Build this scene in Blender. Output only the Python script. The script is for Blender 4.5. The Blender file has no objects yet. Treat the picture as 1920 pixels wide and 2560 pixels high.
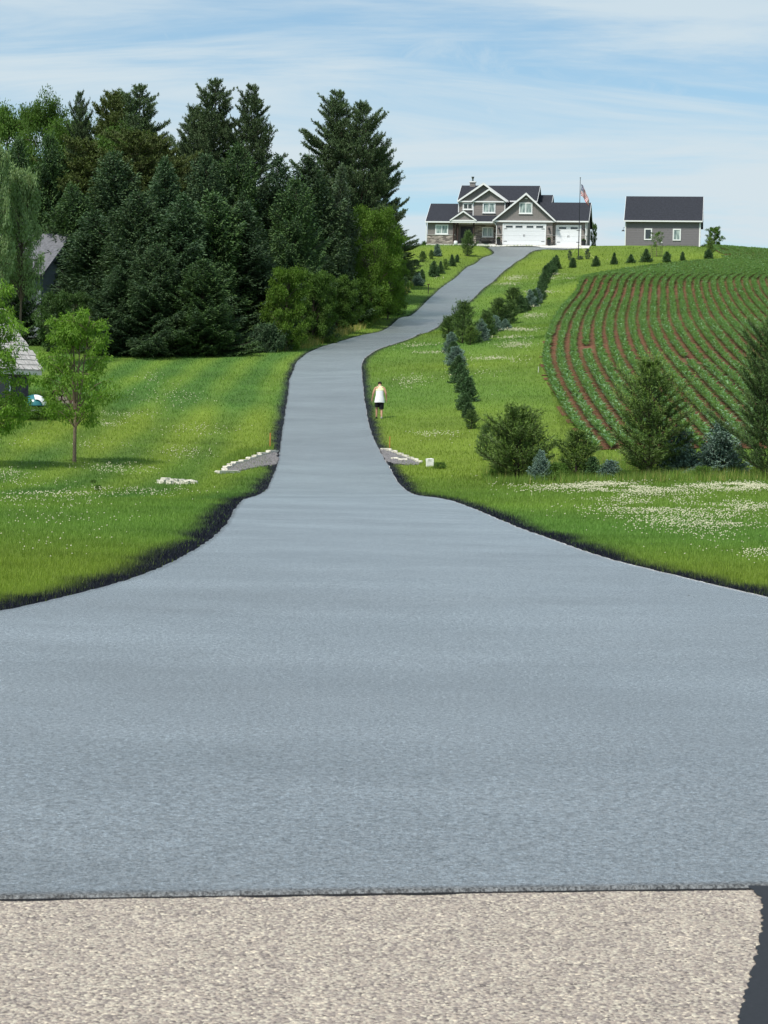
import bpy, math
import numpy as np
rng = np.random.default_rng(11)
sc = bpy.context.scene
col = sc.collection
# ---------------------------------------------------------------- camera
CAM = np.array([0.0, 0.0, 1.6]); PITCH = math.atan(180/5475.0); ROLL = math.radians(1.25); F = 5475.0
from mathutils import Matrix, Vector
_f = np.array([0, math.cos(PITCH), -math.sin(PITCH)]); _r0 = np.array([1.0, 0, 0]); _u0 = np.cross(_r0, _f)
_r = _r0*math.cos(ROLL) + _u0*math.sin(ROLL); _u = _u0*math.cos(ROLL) - _r0*math.sin(ROLL)
cd = bpy.data.cameras.new('camera'); cam = bpy.data.objects.new('camera', cd); col.objects.link(cam)
cam.matrix_world = Matrix([[_r[0], _u[0], -_f[0], CAM[0]], [_r[1], _u[1], -_f[1], CAM[1]], [_r[2], _u[2], -_f[2], CAM[2]], [0, 0, 0, 1]])
cd.sensor_fit = 'VERTICAL'; cd.sensor_height = 36; cd.lens = 36*F/2560; cd.clip_start = 0.1; cd.clip_end = 5000
cd.dof.use_dof = True; cd.dof.focus_distance = 100; cd.dof.aperture_fstop = 20
sc.camera = cam
# ---------------------------------------------------------------- sky, sun, exposure
SUN_EL, SUN_AZ = math.radians(56), math.radians(-140)      # azimuth clockwise from +Y: behind the camera, to the left
world = bpy.data.worlds.new('World'); sc.world = world; world.use_nodes = True
wn = world.node_tree.nodes; wl = world.node_tree.links; wn.clear()
def N(t, loc=None, **kw):
    n = wn.new(t)
    for k, v in kw.items(): setattr(n, k, v)
    return n
sky = N('ShaderNodeTexSky', sky_type='NISHITA', sun_disc=False, sun_elevation=SUN_EL, sun_rotation=SUN_AZ, altitude=250, air_density=1.0, dust_density=0.6, ozone_density=1.6)
tc = N('ShaderNodeTexCoord'); sep = N('ShaderNodeSeparateXYZ'); wl.new(tc.outputs['Generated'], sep.inputs[0])
def M(op, a, b=None, c=None, clamp=False):
    m = N('ShaderNodeMath', operation=op, use_clamp=clamp)
    for i, v in enumerate((a, b, c)):
        if v is None: continue
        if isinstance(v, (int, float)): m.inputs[i].default_value = v
        else: wl.new(v, m.inputs[i])
    return m.outputs[0]
zc = M('MAXIMUM', M('ADD', sep.outputs[2], 0.10), 0.03)
cx = M('DIVIDE', sep.outputs[0], zc); cy = M('DIVIDE', sep.outputs[1], zc)
def cloud(ox, oy, sx, sy, rot, scale, det, rough, dist, lo, hi):
    comb = N('ShaderNodeCombineXYZ'); wl.new(cx, comb.inputs[0]); wl.new(cy, comb.inputs[1])
    mp = N('ShaderNodeMapping'); wl.new(comb.outputs[0], mp.inputs[0])
    mp.inputs['Location'].default_value = (ox, oy, 0); mp.inputs['Rotation'].default_value = (0, 0, rot); mp.inputs['Scale'].default_value = (sx, sy, 1)
    nz = N('ShaderNodeTexNoise'); wl.new(mp.outputs[0], nz.inputs['Vector'])
    nz.inputs['Scale'].default_value = scale; nz.inputs['Detail'].default_value = det; nz.inputs['Roughness'].default_value = rough; nz.inputs['Distortion'].default_value = dist
    mr = N('ShaderNodeMapRange', interpolation_type='SMOOTHSTEP'); wl.new(nz.outputs[0], mr.inputs[0])
    mr.inputs[1].default_value = lo; mr.inputs[2].default_value = hi
    return mr.outputs[0]
c1 = cloud(2.9, 11.2, 0.42, 1.15, -0.16, 1.6, 10, 0.60, 0.7, 0.35, 0.60)
c2 = cloud(4.2, 2.0, 2.2, 0.8, -0.30, 2.6, 10, 0.66, 0.8, 0.45, 0.78)
cm = M('MAXIMUM', M('MULTIPLY', c1, 0.80), M('MULTIPLY', c2, 0.55))
lowm = N('ShaderNodeMapRange'); wl.new(sep.outputs[2], lowm.inputs[0]); lowm.inputs[1].default_value = 0.30; lowm.inputs[2].default_value = 0.02; lowm.inputs[3].default_value = 0.0; lowm.inputs[4].default_value = 0.45
cmx = M('ADD', M('MULTIPLY', cm, 0.9), lowm.outputs[0], clamp=True)
mix = N('ShaderNodeMix', data_type='RGBA'); wl.new(cmx, mix.inputs[0]); 
gam = N('ShaderNodeMix', data_type='RGBA', blend_type='MULTIPLY'); gam.inputs[0].default_value = 1.0
wl.new(sky.outputs[0], gam.inputs[6]); gam.inputs[7].default_value = (0.74, 0.96, 1.0, 1)
wl.new(gam.outputs[2], mix.inputs[6]); mix.inputs[7].default_value = (4.9, 5.7, 6.15, 1)
bg = N('ShaderNodeBackground'); wl.new(mix.outputs[2], bg.inputs[0]); bg.inputs[1].default_value = 0.105
wo = N('ShaderNodeOutputWorld'); wl.new(bg.outputs[0], wo.inputs[0])
sd = bpy.data.lights.new('sun', 'SUN'); sun = bpy.data.objects.new('sun', sd); col.objects.link(sun)
sd.energy = 3.5; sd.angle = math.radians(8); sd.color = (1.0, 0.96, 0.89)
_sv = Vector((math.cos(SUN_EL)*math.sin(SUN_AZ), math.cos(SUN_EL)*math.cos(SUN_AZ), math.sin(SUN_EL)))
sun.rotation_euler = _sv.to_track_quat('Z', 'Y').to_euler()
vs = sc.view_settings; vs.view_transform = 'Standard'; vs.look = 'None'; vs.gamma = 1; vs.exposure = 0.35; vs.use_curve_mapping = False
sc.cycles.max_bounces = 6; sc.cycles.transparent_max_bounces = 8
# ---------------------------------------------------------------- surveying helpers (site plan from the photograph)
def ray(px, py):
    px = np.asarray(px, float); py = np.asarray(py, float)
    d = (px-960)[..., None]/F*_r - (py-1280)[..., None]/F*_u + _f
    return d/d[..., 1:2]
def pt(px, py, d): return CAM + ray(px, py)*np.asarray(d, float)[..., None]
# control points: (px, py, distance)
CP = [(850,1240,62.6),(823,1150,84),(812,1048,100),(820,1000,108),(815,948,118),(822,907,130),(855,880,139),(950,848,154),(1000,834,166),(1033,817,176),(1070,793,188),
 (1110,764,200),(1128,748,206),(1176,705,222),(1226,665,237),(1260,643,246),
 (185,1155,76),(0,1280,43),(250,1280,44),(400,885,138),(690,882,138),(100,1050,94),(300,1000,105),(60,842,146),(600,1000,107),(520,1100,90),(300,1100,86),(680,930,126),
 (760,855,150),(830,820,166),(900,790,181),(1000,735,206),(1040,690,226),(1060,650,240),(1075,615,252),
 (1000,1160,82),(1180,1075,93),(1300,1195,73),(1620,1190,72),(1900,1190,72),(1500,1230,60),(1750,1230,60),(1540,1130,84),(1421,1008,103),(1842,1062,95),(1800,950,114),(1382,924,120),(1390,845,138),
 (1620,845,138),(1900,845,139),(1462,701,200),(1800,701,197),(1900,665,216),(1500,662,230),(1650,652,236),(1750,642,240),(1900,634,246),(1200,853,147),(1100,900,132),(1286,783,180),(1342,745,196),(1250,824,157),(1390,672,230),
 (1150,617,251),(1169,640,243),(1100,660,234),(1050,700,222),(1446,644,240),(1380,622,252),(1640,630,247)]
_c = [pt(a, b, c) for a, b, c in CP]
for x in (-22, -12, -4, 4, 12, 22):
    for y in (-10, 2, 12, 24): _c.append(np.array([x, y, 0.0]))
for x, y, z in ((-4.5,36,0),(4.5,36,0.0),(0,40,0),(-3,50,.03),(3,50,.03),(-14,34,.0),(14,34,0.0),(9,45,0.05),(-60,0,0),(60,0,0),(-60,30,.3),(60,30,.3),
    (-40,100,2.6),(-40,150,8),(-35,190,12),(-20,190,12.5),(-15,230,19),(-60,260,15),(0,262,23.6),(-100,300,12),(40,110,3.6),(60,150,8),(45,200,17.5),(60,240,22),
    (10,275,24.4),(25,275,24.6),(40,275,24.4),(60,280,23.5),(0,330,22),(60,330,22),(30,420,14),(-60,420,10),(120,420,10),(-200,100,2),(200,100,2),(-200,300,8),(200,300,10),(0,700,0),(-300,700,0),(300,700,0)):
    _c.append(np.array([x, y, z], float))
H_O = pt(1063.6, 610.7, 256.6); H_Y = math.radians(-8.5)
_hx = np.array([math.cos(H_Y), math.sin(H_Y), 0]); _hy = np.array([-math.sin(H_Y), math.cos(H_Y), 0])
H_Z = H_O[2]
for u, w in ((0,0),(4.5,.2),(9,0),(14,0),(18.6,0),(18.6,8),(9,8),(0,8),(9,-3),(14,-3)):
    q = H_O+_hx*u+_hy*w; q = q.copy(); q[2] = H_Z-0.06 - (0.10 if u < 8 else 0) - (.50 if w < -1 else 0); _c.append(q)
B_O = pt(1562.4, 614.7, 259.0)
for u, w in ((0,0),(4.4,0),(8.7,0),(8.7,8),(0,8)):
    q = B_O+_hx*u+_hy*w; q = q.copy(); q[2] = B_O[2]-0.04; _c.append(q)
_c = np.array(_c)
def _tps(r2): return 0.5*r2*np.log(np.maximum(r2, 1e-12))
_S = 100.0
def _fit(P, lam=2e-5):
    n = len(P); A = P[:, :2]/_S
    K = _tps(((A[:, None]-A[None])**2).sum(-1)) + np.eye(n)*lam
    Q = np.c_[np.ones(n), A]
    L = np.block([[K, Q], [Q.T, np.zeros((3, 3))]])
    return np.linalg.solve(L, np.r_[P[:, 2], 0, 0, 0]), A
_w, _A = _fit(_c)
def gz(x, y):
    x = np.asarray(x, float); y = np.asarray(y, float); sh = np.broadcast(x, y).shape
    X = np.broadcast_to(x, sh).ravel()/_S; Y = np.broadcast_to(y, sh).ravel()/_S; out = np.empty(X.size)
    for i in range(0, X.size, 200000):
        a = X[i:i+200000]; b = Y[i:i+200000]; z = _w[-3]+_w[-2]*a+_w[-1]*b
        for k in range(len(_A)): z += _w[k]*_tps((a-_A[k, 0])**2+(b-_A[k, 1])**2)
        out[i:i+200000] = z
    # level plain at the horizon, flat road in front
    Xm = X*_S; Ym = Y*_S; rr = np.hypot(Xm, Ym)
    f = np.clip((rr-330)/250, 0, 1); out = out*(1-f)+0.0*f - 6*f
    g = np.clip((26-Ym)/8, 0, 1)*np.clip((70-np.abs(Xm))/30, 0, 1); g = g*g*(3-2*g); out = out*(1-g)
    return out.reshape(sh)
def hit(px, py, dmin=5, dmax=285):
    px = np.atleast_1d(np.asarray(px, float)); py = np.atleast_1d(np.asarray(py, float)); R = ray(px, py)
    D = np.geomspace(dmin, dmax, 900)
    P = CAM + R[:, None, :]*D[None, :, None]
    below = P[..., 2] < gz(P[..., 0], P[..., 1])
    i = np.where(below.any(1), below.argmax(1), len(D)-1); i = np.maximum(i, 1)
    lo = D[i-1]; hi = D[i]
    for _ in range(14):
        m = (lo+hi)/2; q = CAM+R*m[:, None]; b = q[:, 2] < gz(q[:, 0], q[:, 1]); hi = np.where(b, m, hi); lo = np.where(b, lo, m)
    q = CAM+R*hi[:, None]; q[:, 2] = gz(q[:, 0], q[:, 1]); return q
def hit1(px, py): return hit([px], [py])[0]
def proj(P):
    v = np.asarray(P, float)-CAM; d = v@_f
    return 960+F*(v@_r)/d, 1280-F*(v@_u)/d
_L = [(0,1537),(84,1521),(127,1506.5),(190,1490),(253,1475),(312,1458),(367,1439),(422,1414),(464,1390),(506,1367),(544,1336),(570,1306),(586.5,1275),(608,1251),(643,1240),(667,1226),(679,1200),(694,1158),(700,1118),(705,1080),(711,1040),(718,1000),(724,948),(737,910),(769,883),(810,866),(871,848),(933,834),(974,817),(1015,793),(1056,764),(1080,741),(1124,705),(1175,665),(1211,643),(1238,632)]
_Rr = [(1920,1498.6),(1790,1471),(1747,1456),(1642,1433),(1557.5,1412),(1473,1387),(1389,1355),(1304,1325.6),(1250,1302),(1202,1280.6),(1153,1261.6),(1109.6,1249.7),(1050,1242.6),(1017,1229),(995.7,1207),(974,1166.6),(952,1131),(933,1093),(922,1060),(912,1000),(906,948),(904,915),(911,897),(936,878),(972,864),(1037,842),(1074,828),(1103,810),(1135,784),(1182,748),(1211,719),(1247,690),(1283,660),(1316,638)]
# ---------------------------------------------------------------- material helpers
def mat(name, base=(.5,.5,.5), rough=.8, spec=.5, metal=0.0, var=0.0, vscale=5.0, bump=0.0, bscale=20.0, attr=None, trans=0.0, bands=None, objrand=0.0, var2=0.0, v2scale=.6, bdist=.02, col2=None):
    """principled material; var/vscale: noise brightness variation; bands=(axis, period, depth): clapboard/board relief; attr: colour attribute multiplied in"""
    m = bpy.data.materials.new(name); m.use_nodes = True; nt = m.node_tree; n = nt.nodes; l = nt.links; n.clear()
    out = n.new('ShaderNodeOutputMaterial'); p = n.new('ShaderNodeBsdfPrincipled')
    p.inputs['Roughness'].default_value = rough; p.inputs['Specular IOR Level'].default_value = spec; p.inputs['Metallic'].default_value = metal
    c = None
    def mixc(a, b, f, bt='MIX'):
        x = n.new('ShaderNodeMix'); x.data_type = 'RGBA'; x.blend_type = bt
        for i, v in ((0, f), (6, a), (7, b)):
            if isinstance(v, (int, float)): x.inputs[i].default_value = v
            elif isinstance(v, tuple): x.inputs[i].default_value = (*v, 1) if len(v) == 3 else v
            else: l.new(v, x.inputs[i])
        return x.outputs[2]
    def noise(scale, det=5, rough=.6):
        t = n.new('ShaderNodeTexCoord'); x = n.new('ShaderNodeTexNoise'); l.new(t.outputs['Object'], x.inputs['Vector'])
        x.inputs['Scale'].default_value = scale; x.inputs['Detail'].default_value = det; x.inputs['Roughness'].default_value = rough; return x.outputs[0]
    def mrange(v, a, b, c_, d):
        x = n.new('ShaderNodeMapRange'); l.new(v, x.inputs[0])
        for i, k in enumerate((a, b, c_, d)): x.inputs[i+1].default_value = k
        return x.outputs[0]
    c = tuple(base)
    if col2 is not None: c = mixc(tuple(base), tuple(col2), mrange(noise(v2scale, 6), .38, .62, 0, 1))
    if var: 
        v = mrange(noise(vscale), .25, .75, 1-var, 1+var); c = mixc(c, v, 1.0, 'MULTIPLY')
    if var2:
        v = mrange(noise(v2scale, 4), .3, .7, 1-var2, 1+var2); c = mixc(c, v, 1.0, 'MULTIPLY')
    if attr:
        a = n.new('ShaderNodeAttribute'); a.attribute_name = attr; c = mixc(c, a.outputs['Color'], 1.0, 'MULTIPLY')
    if objrand:
        o = n.new('ShaderNodeObjectInfo'); v = mrange(o.outputs['Random'], 0, 1, 1-objrand, 1+objrand); c = mixc(c, v, 1.0, 'MULTIPLY')
    if isinstance(c, tuple): p.inputs['Base Color'].default_value = (*c, 1)
    else: l.new(c, p.inputs['Base Color'])
    h = None
    if bands:
        t = n.new('ShaderNodeTexCoord'); s = n.new('ShaderNodeSeparateXYZ'); l.new(t.outputs['Object'], s.inputs[0])
        d = n.new('ShaderNodeMath'); d.operation = 'DIVIDE'; l.new(s.outputs[bands[0]], d.inputs[0]); d.inputs[1].default_value = bands[1]
        f = n.new('ShaderNodeMath'); f.operation = 'FRACT'; l.new(d.outputs[0], f.inputs[0]); h = f.outputs[0]
        b = n.new('ShaderNodeBump'); b.inputs['Strength'].default_value = 1.0; b.inputs['Distance'].default_value = bands[2]; l.new(h, b.inputs['Height']); l.new(b.outputs[0], p.inputs['Normal'])
    elif bump:
        b = n.new('ShaderNodeBump'); b.inputs['Strength'].default_value = bump; b.inputs['Distance'].default_value = bdist; l.new(noise(bscale, 6, .65), b.inputs['Height']); l.new(b.outputs[0], p.inputs['Normal'])
    if trans:
        tr = n.new('ShaderNodeBsdfTranslucent'); mx = n.new('ShaderNodeMixShader'); mx.inputs[0].default_value = trans
        if isinstance(c, tuple): tr.inputs[0].default_value = (*c, 1)
        else: l.new(mixc(c, (1.25, 1.35, .6), 1.0, 'MULTIPLY'), tr.inputs[0])
        l.new(p.outputs[0], mx.inputs[1]); l.new(tr.outputs[0], mx.inputs[2]); l.new(mx.outputs[0], out.inputs[0])
    else: l.new(p.outputs[0], out.inputs[0])
    return m
# ---------------------------------------------------------------- mesh helpers
def npmesh(name, V, Fq, material, parent=None, tint=None, smooth=False, link=True):
    """V (n,3); Fq (m,k) faces all with k corners, or list of such arrays; tint (n,3) colour attribute"""
    me = bpy.data.meshes.new(name); V = np.ascontiguousarray(V, dtype=np.float32)
    Fl = Fq if isinstance(Fq, list) else [Fq]; Fl = [f for f in Fl if len(f)]
    me.vertices.add(len(V)); me.vertices.foreach_set('co', V.ravel())
    nl = sum(f.size for f in Fl); nf = sum(len(f) for f in Fl)
    me.loops.add(nl); me.polygons.add(nf)
    me.loops.foreach_set('vertex_index', np.concatenate([f.ravel() for f in Fl]).astype(np.int32))
    sz = np.concatenate([np.full(len(f), f.shape[1]) for f in Fl]); st = np.r_[0, np.cumsum(sz)[:-1]]
    me.polygons.foreach_set('loop_start', st.astype(np.int32)); me.polygons.foreach_set('loop_total', sz.astype(np.int32))
    if smooth: me.polygons.foreach_set('use_smooth', np.ones(nf, bool))
    if tint is not None:
        a = me.color_attributes.new('tint', 'FLOAT_COLOR', 'POINT'); t = np.ones((len(V), 4), np.float32); t[:, :3] = tint; a.data.foreach_set('color', t.ravel())
    me.update(); me.materials.append(material)
    if not link: return me
    o = bpy.data.objects.new(name, me); col.objects.link(o)
    if parent: o.parent = parent
    return o
def meta(o, label=None, cat=None, group=None, kind=None):
    for k, v in (('label', label), ('category', cat), ('group', group), ('kind', kind)):
        if v: o[k] = v
    return o
def empty(name, loc, rz=0.0, label=None, cat=None, group=None):
    o = bpy.data.objects.new(name, None); col.objects.link(o); o.location = Vector([float(v) for v in loc]); o.rotation_euler = (0, 0, rz); o.empty_display_size = .3
    return meta(o, label, cat, group)
class MB:
    def __init__(s): s.v = []; s.f = []
    def add(s, V, Fs):
        k = len(s.v); s.v += [tuple(float(c) for c in v) for v in V]; s.f += [tuple(i+k for i in f) for f in Fs]; return s
    def box(s, x0, x1, y0, y1, z0, z1):
        return s.add([(x0,y0,z0),(x1,y0,z0),(x1,y1,z0),(x0,y1,z0),(x0,y0,z1),(x1,y0,z1),(x1,y1,z1),(x0,y1,z1)], [(0,3,2,1),(4,5,6,7),(0,1,5,4),(1,2,6,5),(2,3,7,6),(3,0,4,7)])
    def slab(s, P, th):          # planar polygon P thickened downwards
        n = len(P); return s.add([tuple(p) for p in P]+[(p[0], p[1], p[2]-th) for p in P], [tuple(range(n)), tuple(range(2*n-1, n-1, -1))]+[(i, i+n, (i+1) % n+n, (i+1) % n) for i in range(n)])
    def prism(s, P, y0, y1):     # polygon in xz extruded along y
        n = len(P); return s.add([(p[0], y0, p[1]) for p in P]+[(p[0], y1, p[1]) for p in P], [tuple(range(n)), tuple(range(2*n-1, n-1, -1))]+[(i, i+n, (i+1) % n+n, (i+1) % n) for i in range(n)])
    def prismx(s, P, x0, x1):    # polygon in yz extruded along x
        n = len(P); return s.add([(x0, p[0], p[1]) for p in P]+[(x1, p[0], p[1]) for p in P], [tuple(range(n)), tuple(range(2*n-1, n-1, -1))]+[(i, i+n, (i+1) % n+n, (i+1) % n) for i in range(n)])
    def tube(s, P, R, k=8, cap=True):
        P = [Vector(p) for p in P]; R = [R]*len(P) if isinstance(R, (int, float)) else R; b = len(s.v); nn = len(P)
        for i, p in enumerate(P):
            t = (P[min(i+1, nn-1)]-P[max(i-1, 0)]).normalized(); a = t.orthogonal().normalized() if abs(t.z) > .95 or abs(t.z) < .05 and False else t.cross(Vector((0.03, 1, 0.01)) if abs(t.y) < .9 else Vector((1, 0, 0))).normalized(); c = t.cross(a)
            s.v += [tuple(p+a*R[i]*math.cos(2*math.pi*j/k)+c*R[i]*math.sin(2*math.pi*j/k)) for j in range(k)]
        for i in range(nn-1):
            for j in range(k): s.f.append((b+i*k+j, b+i*k+(j+1) % k, b+(i+1)*k+(j+1) % k, b+(i+1)*k+j))
        if cap: s.f.append(tuple(b+j for j in range(k-1, -1, -1))); s.f.append(tuple(b+(nn-1)*k+j for j in range(k)))
        return s
    def lathe(s, prof, c=(0, 0, 0), k=16, sx=1, sy=1):
        b = len(s.v); 
        for r, z in prof: s.v += [(c[0]+r*sx*math.cos(2*math.pi*j/k), c[1]+r*sy*math.sin(2*math.pi*j/k), c[2]+z) for j in range(k)]
        for i in range(len(prof)-1):
            for j in range(k): s.f.append((b+i*k+j, b+i*k+(j+1) % k, b+(i+1)*k+(j+1) % k, b+(i+1)*k+j))
        s.f.append(tuple(b+j for j in range(k-1, -1, -1))); s.f.append(tuple(b+(len(prof)-1)*k+j for j in range(k))); return s
    def build(s, name, material, parent=None, smooth=False, bevel=0.0):
        me = bpy.data.meshes.new(name); me.from_pydata(s.v, [], s.f); me.update(); me.materials.append(material)
        if smooth: me.polygons.foreach_set('use_smooth', [True]*len(me.polygons))
        o = bpy.data.objects.new(name, me); col.objects.link(o)
        if parent: o.parent = parent
        if bevel:
            b = o.modifiers.new('b', 'BEVEL'); b.width = bevel; b.segments = 1; b.limit_method = 'ANGLE'
        return o
def vnoise(x, y, s, seed=0):     # smooth value noise for site variation
    x = np.asarray(x)/s+seed*17.3; y = np.asarray(y)/s+seed*9.1; xi = np.floor(x).astype(np.int64); yi = np.floor(y).astype(np.int64); fx = x-xi; fy = y-yi; fx = fx*fx*(3-2*fx); fy = fy*fy*(3-2*fy)
    def h(a, b):
        n = (a*374761393+b*668265263+seed*982451653) & 0x7fffffff; n = ((n ^ (n >> 13))*1274126177) & 0x7fffffff; return ((n ^ (n >> 16)) & 0xffff)/65535.0
    return (h(xi, yi)*(1-fx)+h(xi+1, yi)*fx)*(1-fy)+(h(xi, yi+1)*(1-fx)+h(xi+1, yi+1)*fx)*fy
# ---------------------------------------------------------------- driveway plan
Lw = hit(*zip(*_L)); Rw = hit(*zip(*_Rr)); Lw = Lw[np.argsort(Lw[:, 1])]; Rw = Rw[np.argsort(Rw[:, 1])]
ROAD_Y = 7.95
def hloc(u, w): return H_O[:2]+_hx[:2]*u+_hy[:2]*w
_eL = [hloc(7.9, -3.6), hloc(7.6, -2.0)]; _eR = [hloc(14.0, -3.5), hloc(19.0, -2.0)]
LE = np.array([(-30, ROAD_Y), (-16, 8.5), (-9.5, 10.2), (-6.4, 12.6), (-4.5, 15.3)]+[tuple(p[:2]) for p in Lw if p[1] < 249.3]+[tuple(p) for p in (hloc(8.3,-5.4), hloc(7.6,-3.4), hloc(6.9,-2.25))])
RE = np.array([(30, ROAD_Y), (16, 8.6), (10, 10.6), (7.2, 13.2), (5.3, 17.0), (4.5, 20.0)]+[tuple(p[:2]) for p in Rw if p[1] < 247]+[tuple(p) for p in (hloc(13.0,-5.2), hloc(15.0,-3.6), hloc(19.2,-2.25))])
YE = max(LE[-1, 1], RE[-1, 1])
def smooth_edge(E, pinned):
    y = E[:, 1]; 
    t = np.r_[0, np.cumsum(np.hypot(*np.diff(E, axis=0).T))]; T = np.arange(0, t[-1], .5); T = np.r_[T, t[-1]]
    X = np.interp(T, t, E[:, 0]); Y = np.interp(T, t, y)
    k = np.array([1, 2, 3, 2, 1.])/9
    for _ in range(2):
        X[2:-2] = np.convolve(X, k, 'valid'); Y[2:-2] = np.convolve(Y, k, 'valid')
    return np.c_[X, Y]
LE = smooth_edge(LE, 0); RE = smooth_edge(RE, 0)
def xl(y): return np.interp(y, LE[:, 1], LE[:, 0])
def xr(y): return np.interp(y, RE[:, 1], RE[:, 0])
def edge_dist(x, y):
    """distance outside the driveway (negative inside), approximate"""
    x = np.asarray(x, float); y = np.asarray(y, float); out = np.empty(x.shape); xf = x.ravel(); yf = y.ravel(); o = np.full(xf.size, 50.0)
    for E, sg in ((LE, -1), (RE, 1)):
        edge = np.interp(yf, E[:, 1], E[:, 0]); side = (xf-edge)*sg
        near = side < 12
        A = E[:-1]; B = E[1:]; AB = B-A; L2 = (AB**2).sum(1)
        idx = np.where(near & (side > -1.5) & (yf < YE+2))[0]; order = np.argsort(yf[idx]); idx = idx[order]
        d = np.full(idx.size, 50.0)
        for i in range(0, idx.size, 4000):
            j = idx[i:i+4000]; P = np.c_[xf[j], yf[j]]; y0, y1 = P[:, 1].min()-6, P[:, 1].max()+6
            s = np.where((np.minimum(A[:, 1], B[:, 1]) < y1) & (np.maximum(A[:, 1], B[:, 1]) > y0))[0]
            if not len(s): continue
            AP = P[:, None]-A[s]; t = np.clip((AP*AB[s]).sum(2)/L2[s], 0, 1); q = AP-t[..., None]*AB[s]; d[i:i+4000] = np.sqrt((q**2).sum(2).min(1))
        sgn = np.where(side[idx] < 0, -1, 1); val = np.full(xf.size, 50.0); val[idx] = d*sgn; val[side <= -1.5] = -50
        o = np.where(side < -1.5, o, np.minimum(np.abs(val), np.abs(o))*np.where(side < 0, -1, 1)) if False else o
        if sg == -1: vL = val
        else: vR = val
    inside = (xf > xl(yf)) & (xf < xr(yf)) & (yf > ROAD_Y) & (yf < YE)
    o = np.minimum(np.abs(vL), np.abs(vR)); o = np.where(inside, -o, o); o = np.where(yf > YE+2, 50, o)
    return o.reshape(x.shape)
# ---------------------------------------------------------------- corn rows plan (field on the right)
_yl = np.array([290,380,470,560,680,800,900,1000,1130,1270,1400,1480.])
_k = [0, 10, 17]; _kx = np.array([[400,365,292,230,190,170,185,225,290,380,485,550],[960,962,966,970,1018,1105,1195,1295,1420,1560,1690,1780],[1355,1378,1430,1500,1622,1750,1870,1990,2140,2300,2450,2540]], float)
_yt = np.array([145,160,175,190,205,220,235,250,265.]); _dx = np.array([1050,780,550,380,260,165,95,45,15.])
def row_xy(k):
    if k <= 10: x = _kx[0]+(_kx[1]-_kx[0])*k/10
    else: x = _kx[1]+(_kx[2]-_kx[1])*(k-10)/7
    X = np.r_[x[0]+_dx, x]; Y = np.r_[_yt, _yl]
    top = np.interp(X, [380,500,640,700,900,1100,1290,1400,1660,2400], [262,240,205,195,172,155,135,122,108,100])
    m = (Y > top) & (X < 2350); X = X[m]; Y = Y[m]
    if len(X) < 2: return None
    yy = np.linspace(Y[0], Y[-1], 60); xx = np.interp(yy, Y, X); xx[1:-1] = (xx[:-2]+xx[1:-1]*2+xx[2:])/4
    P = hit(1320+xx/2.765, 600+yy/2.765, 60, 285)[:, :2]; P = P[np.argsort(P[:, 1])]
    if k < 1.2: P = P[P[:, 1] > 84]
    for _ in range(2): P[1:-1] = (P[:-2]+P[1:-1]*2+P[2:])/4
    t = np.r_[0, np.cumsum(np.hypot(*np.diff(P, axis=0).T))]; T = np.arange(0, t[-1], .17)
    return np.c_[np.interp(T, t, P[:, 0]), np.interp(T, t, P[:, 1])]
ROWS = [r for r in (row_xy(k+.5) for k in range(-1, 36)) if r is not None]
for j in range(0, 14):   # a further block of rows running over the crest on the right
    a = hit1(1320+(1495+46*j)/2.765, 600+108/2.765); T = np.arange(0, 40, .17); ROWS.append(np.c_[a[0]-T*.10, a[1]+T])
_b0 = row_xy(-.95); _top = ROWS[0]
FB = _b0[_b0[:, 1].argsort()]
_ft = hit(1320+np.array([400,500,640,700,900,1100,1290,1400,1460,1660,2000,2400.])/2.765, 600+np.array([258,236,201,191,168,151,131,118,92,70,60,60.])/2.765, 60, 285)
def in_field(x, y):
    x = np.asarray(x); y = np.asarray(y)
    xb = np.interp(y, FB[:, 1], FB[:, 0], left=1e9)
    # top boundary as y(x)
    o = _ft[:, 0].argsort(); yt = np.interp(x, _ft[o, 0], _ft[o, 1]); yt = np.where(x > 36.5+vnoise(x, y, 3, 61), 291.0, yt); yb = np.where(x > 9, 86-.1*(x-9), 1e9)
    return (x > xb) & (y < np.maximum(yt, 0)) & (y > 84.5)
# ---------------------------------------------------------------- ground
th = np.r_[np.linspace(-math.pi, -.6, 40)[:-1], np.linspace(-.6, -.235, 50)[:-1], np.arange(-.235, .235, .0015), np.linspace(.235, .6, 50), np.linspace(.6, math.pi, 40)[1:-1]]
rr_ = np.r_[.01, 2, 4, np.geomspace(5, 300, 680), np.geomspace(310, 3000, 45)]
TH, RR = np.meshgrid(th, rr_); gx = RR*np.sin(TH); gy = RR*np.cos(TH); gzv = gz(gx, gy)
nr, nt_ = gx.shape
def tar_amount(d, x, y):
    n = vnoise(x, y, .35, 3)*.5+vnoise(x, y, .09, 4)*.25+vnoise(x, y, 2.3, 5)*.45
    lim = .02+.50*n*np.clip(1.25-np.asarray(y)/170, .35, 1)
    t = np.clip((lim+.34-d)/.50, 0, 1); return t*t*(3-2*t)
ed = edge_dist(gx, gy); tar = tar_amount(ed, gx, gy); tar[(gy < ROAD_Y+.5)] = 0
def mow(x, y):       # mown stripes follow the drive on the left lawn
    u = x-xl(y)-.02*(y-60); return np.where((x < xl(y)) & (y > 55) & (y < 138), np.sin(u*2*math.pi/2.6)*.5, 0)
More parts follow.
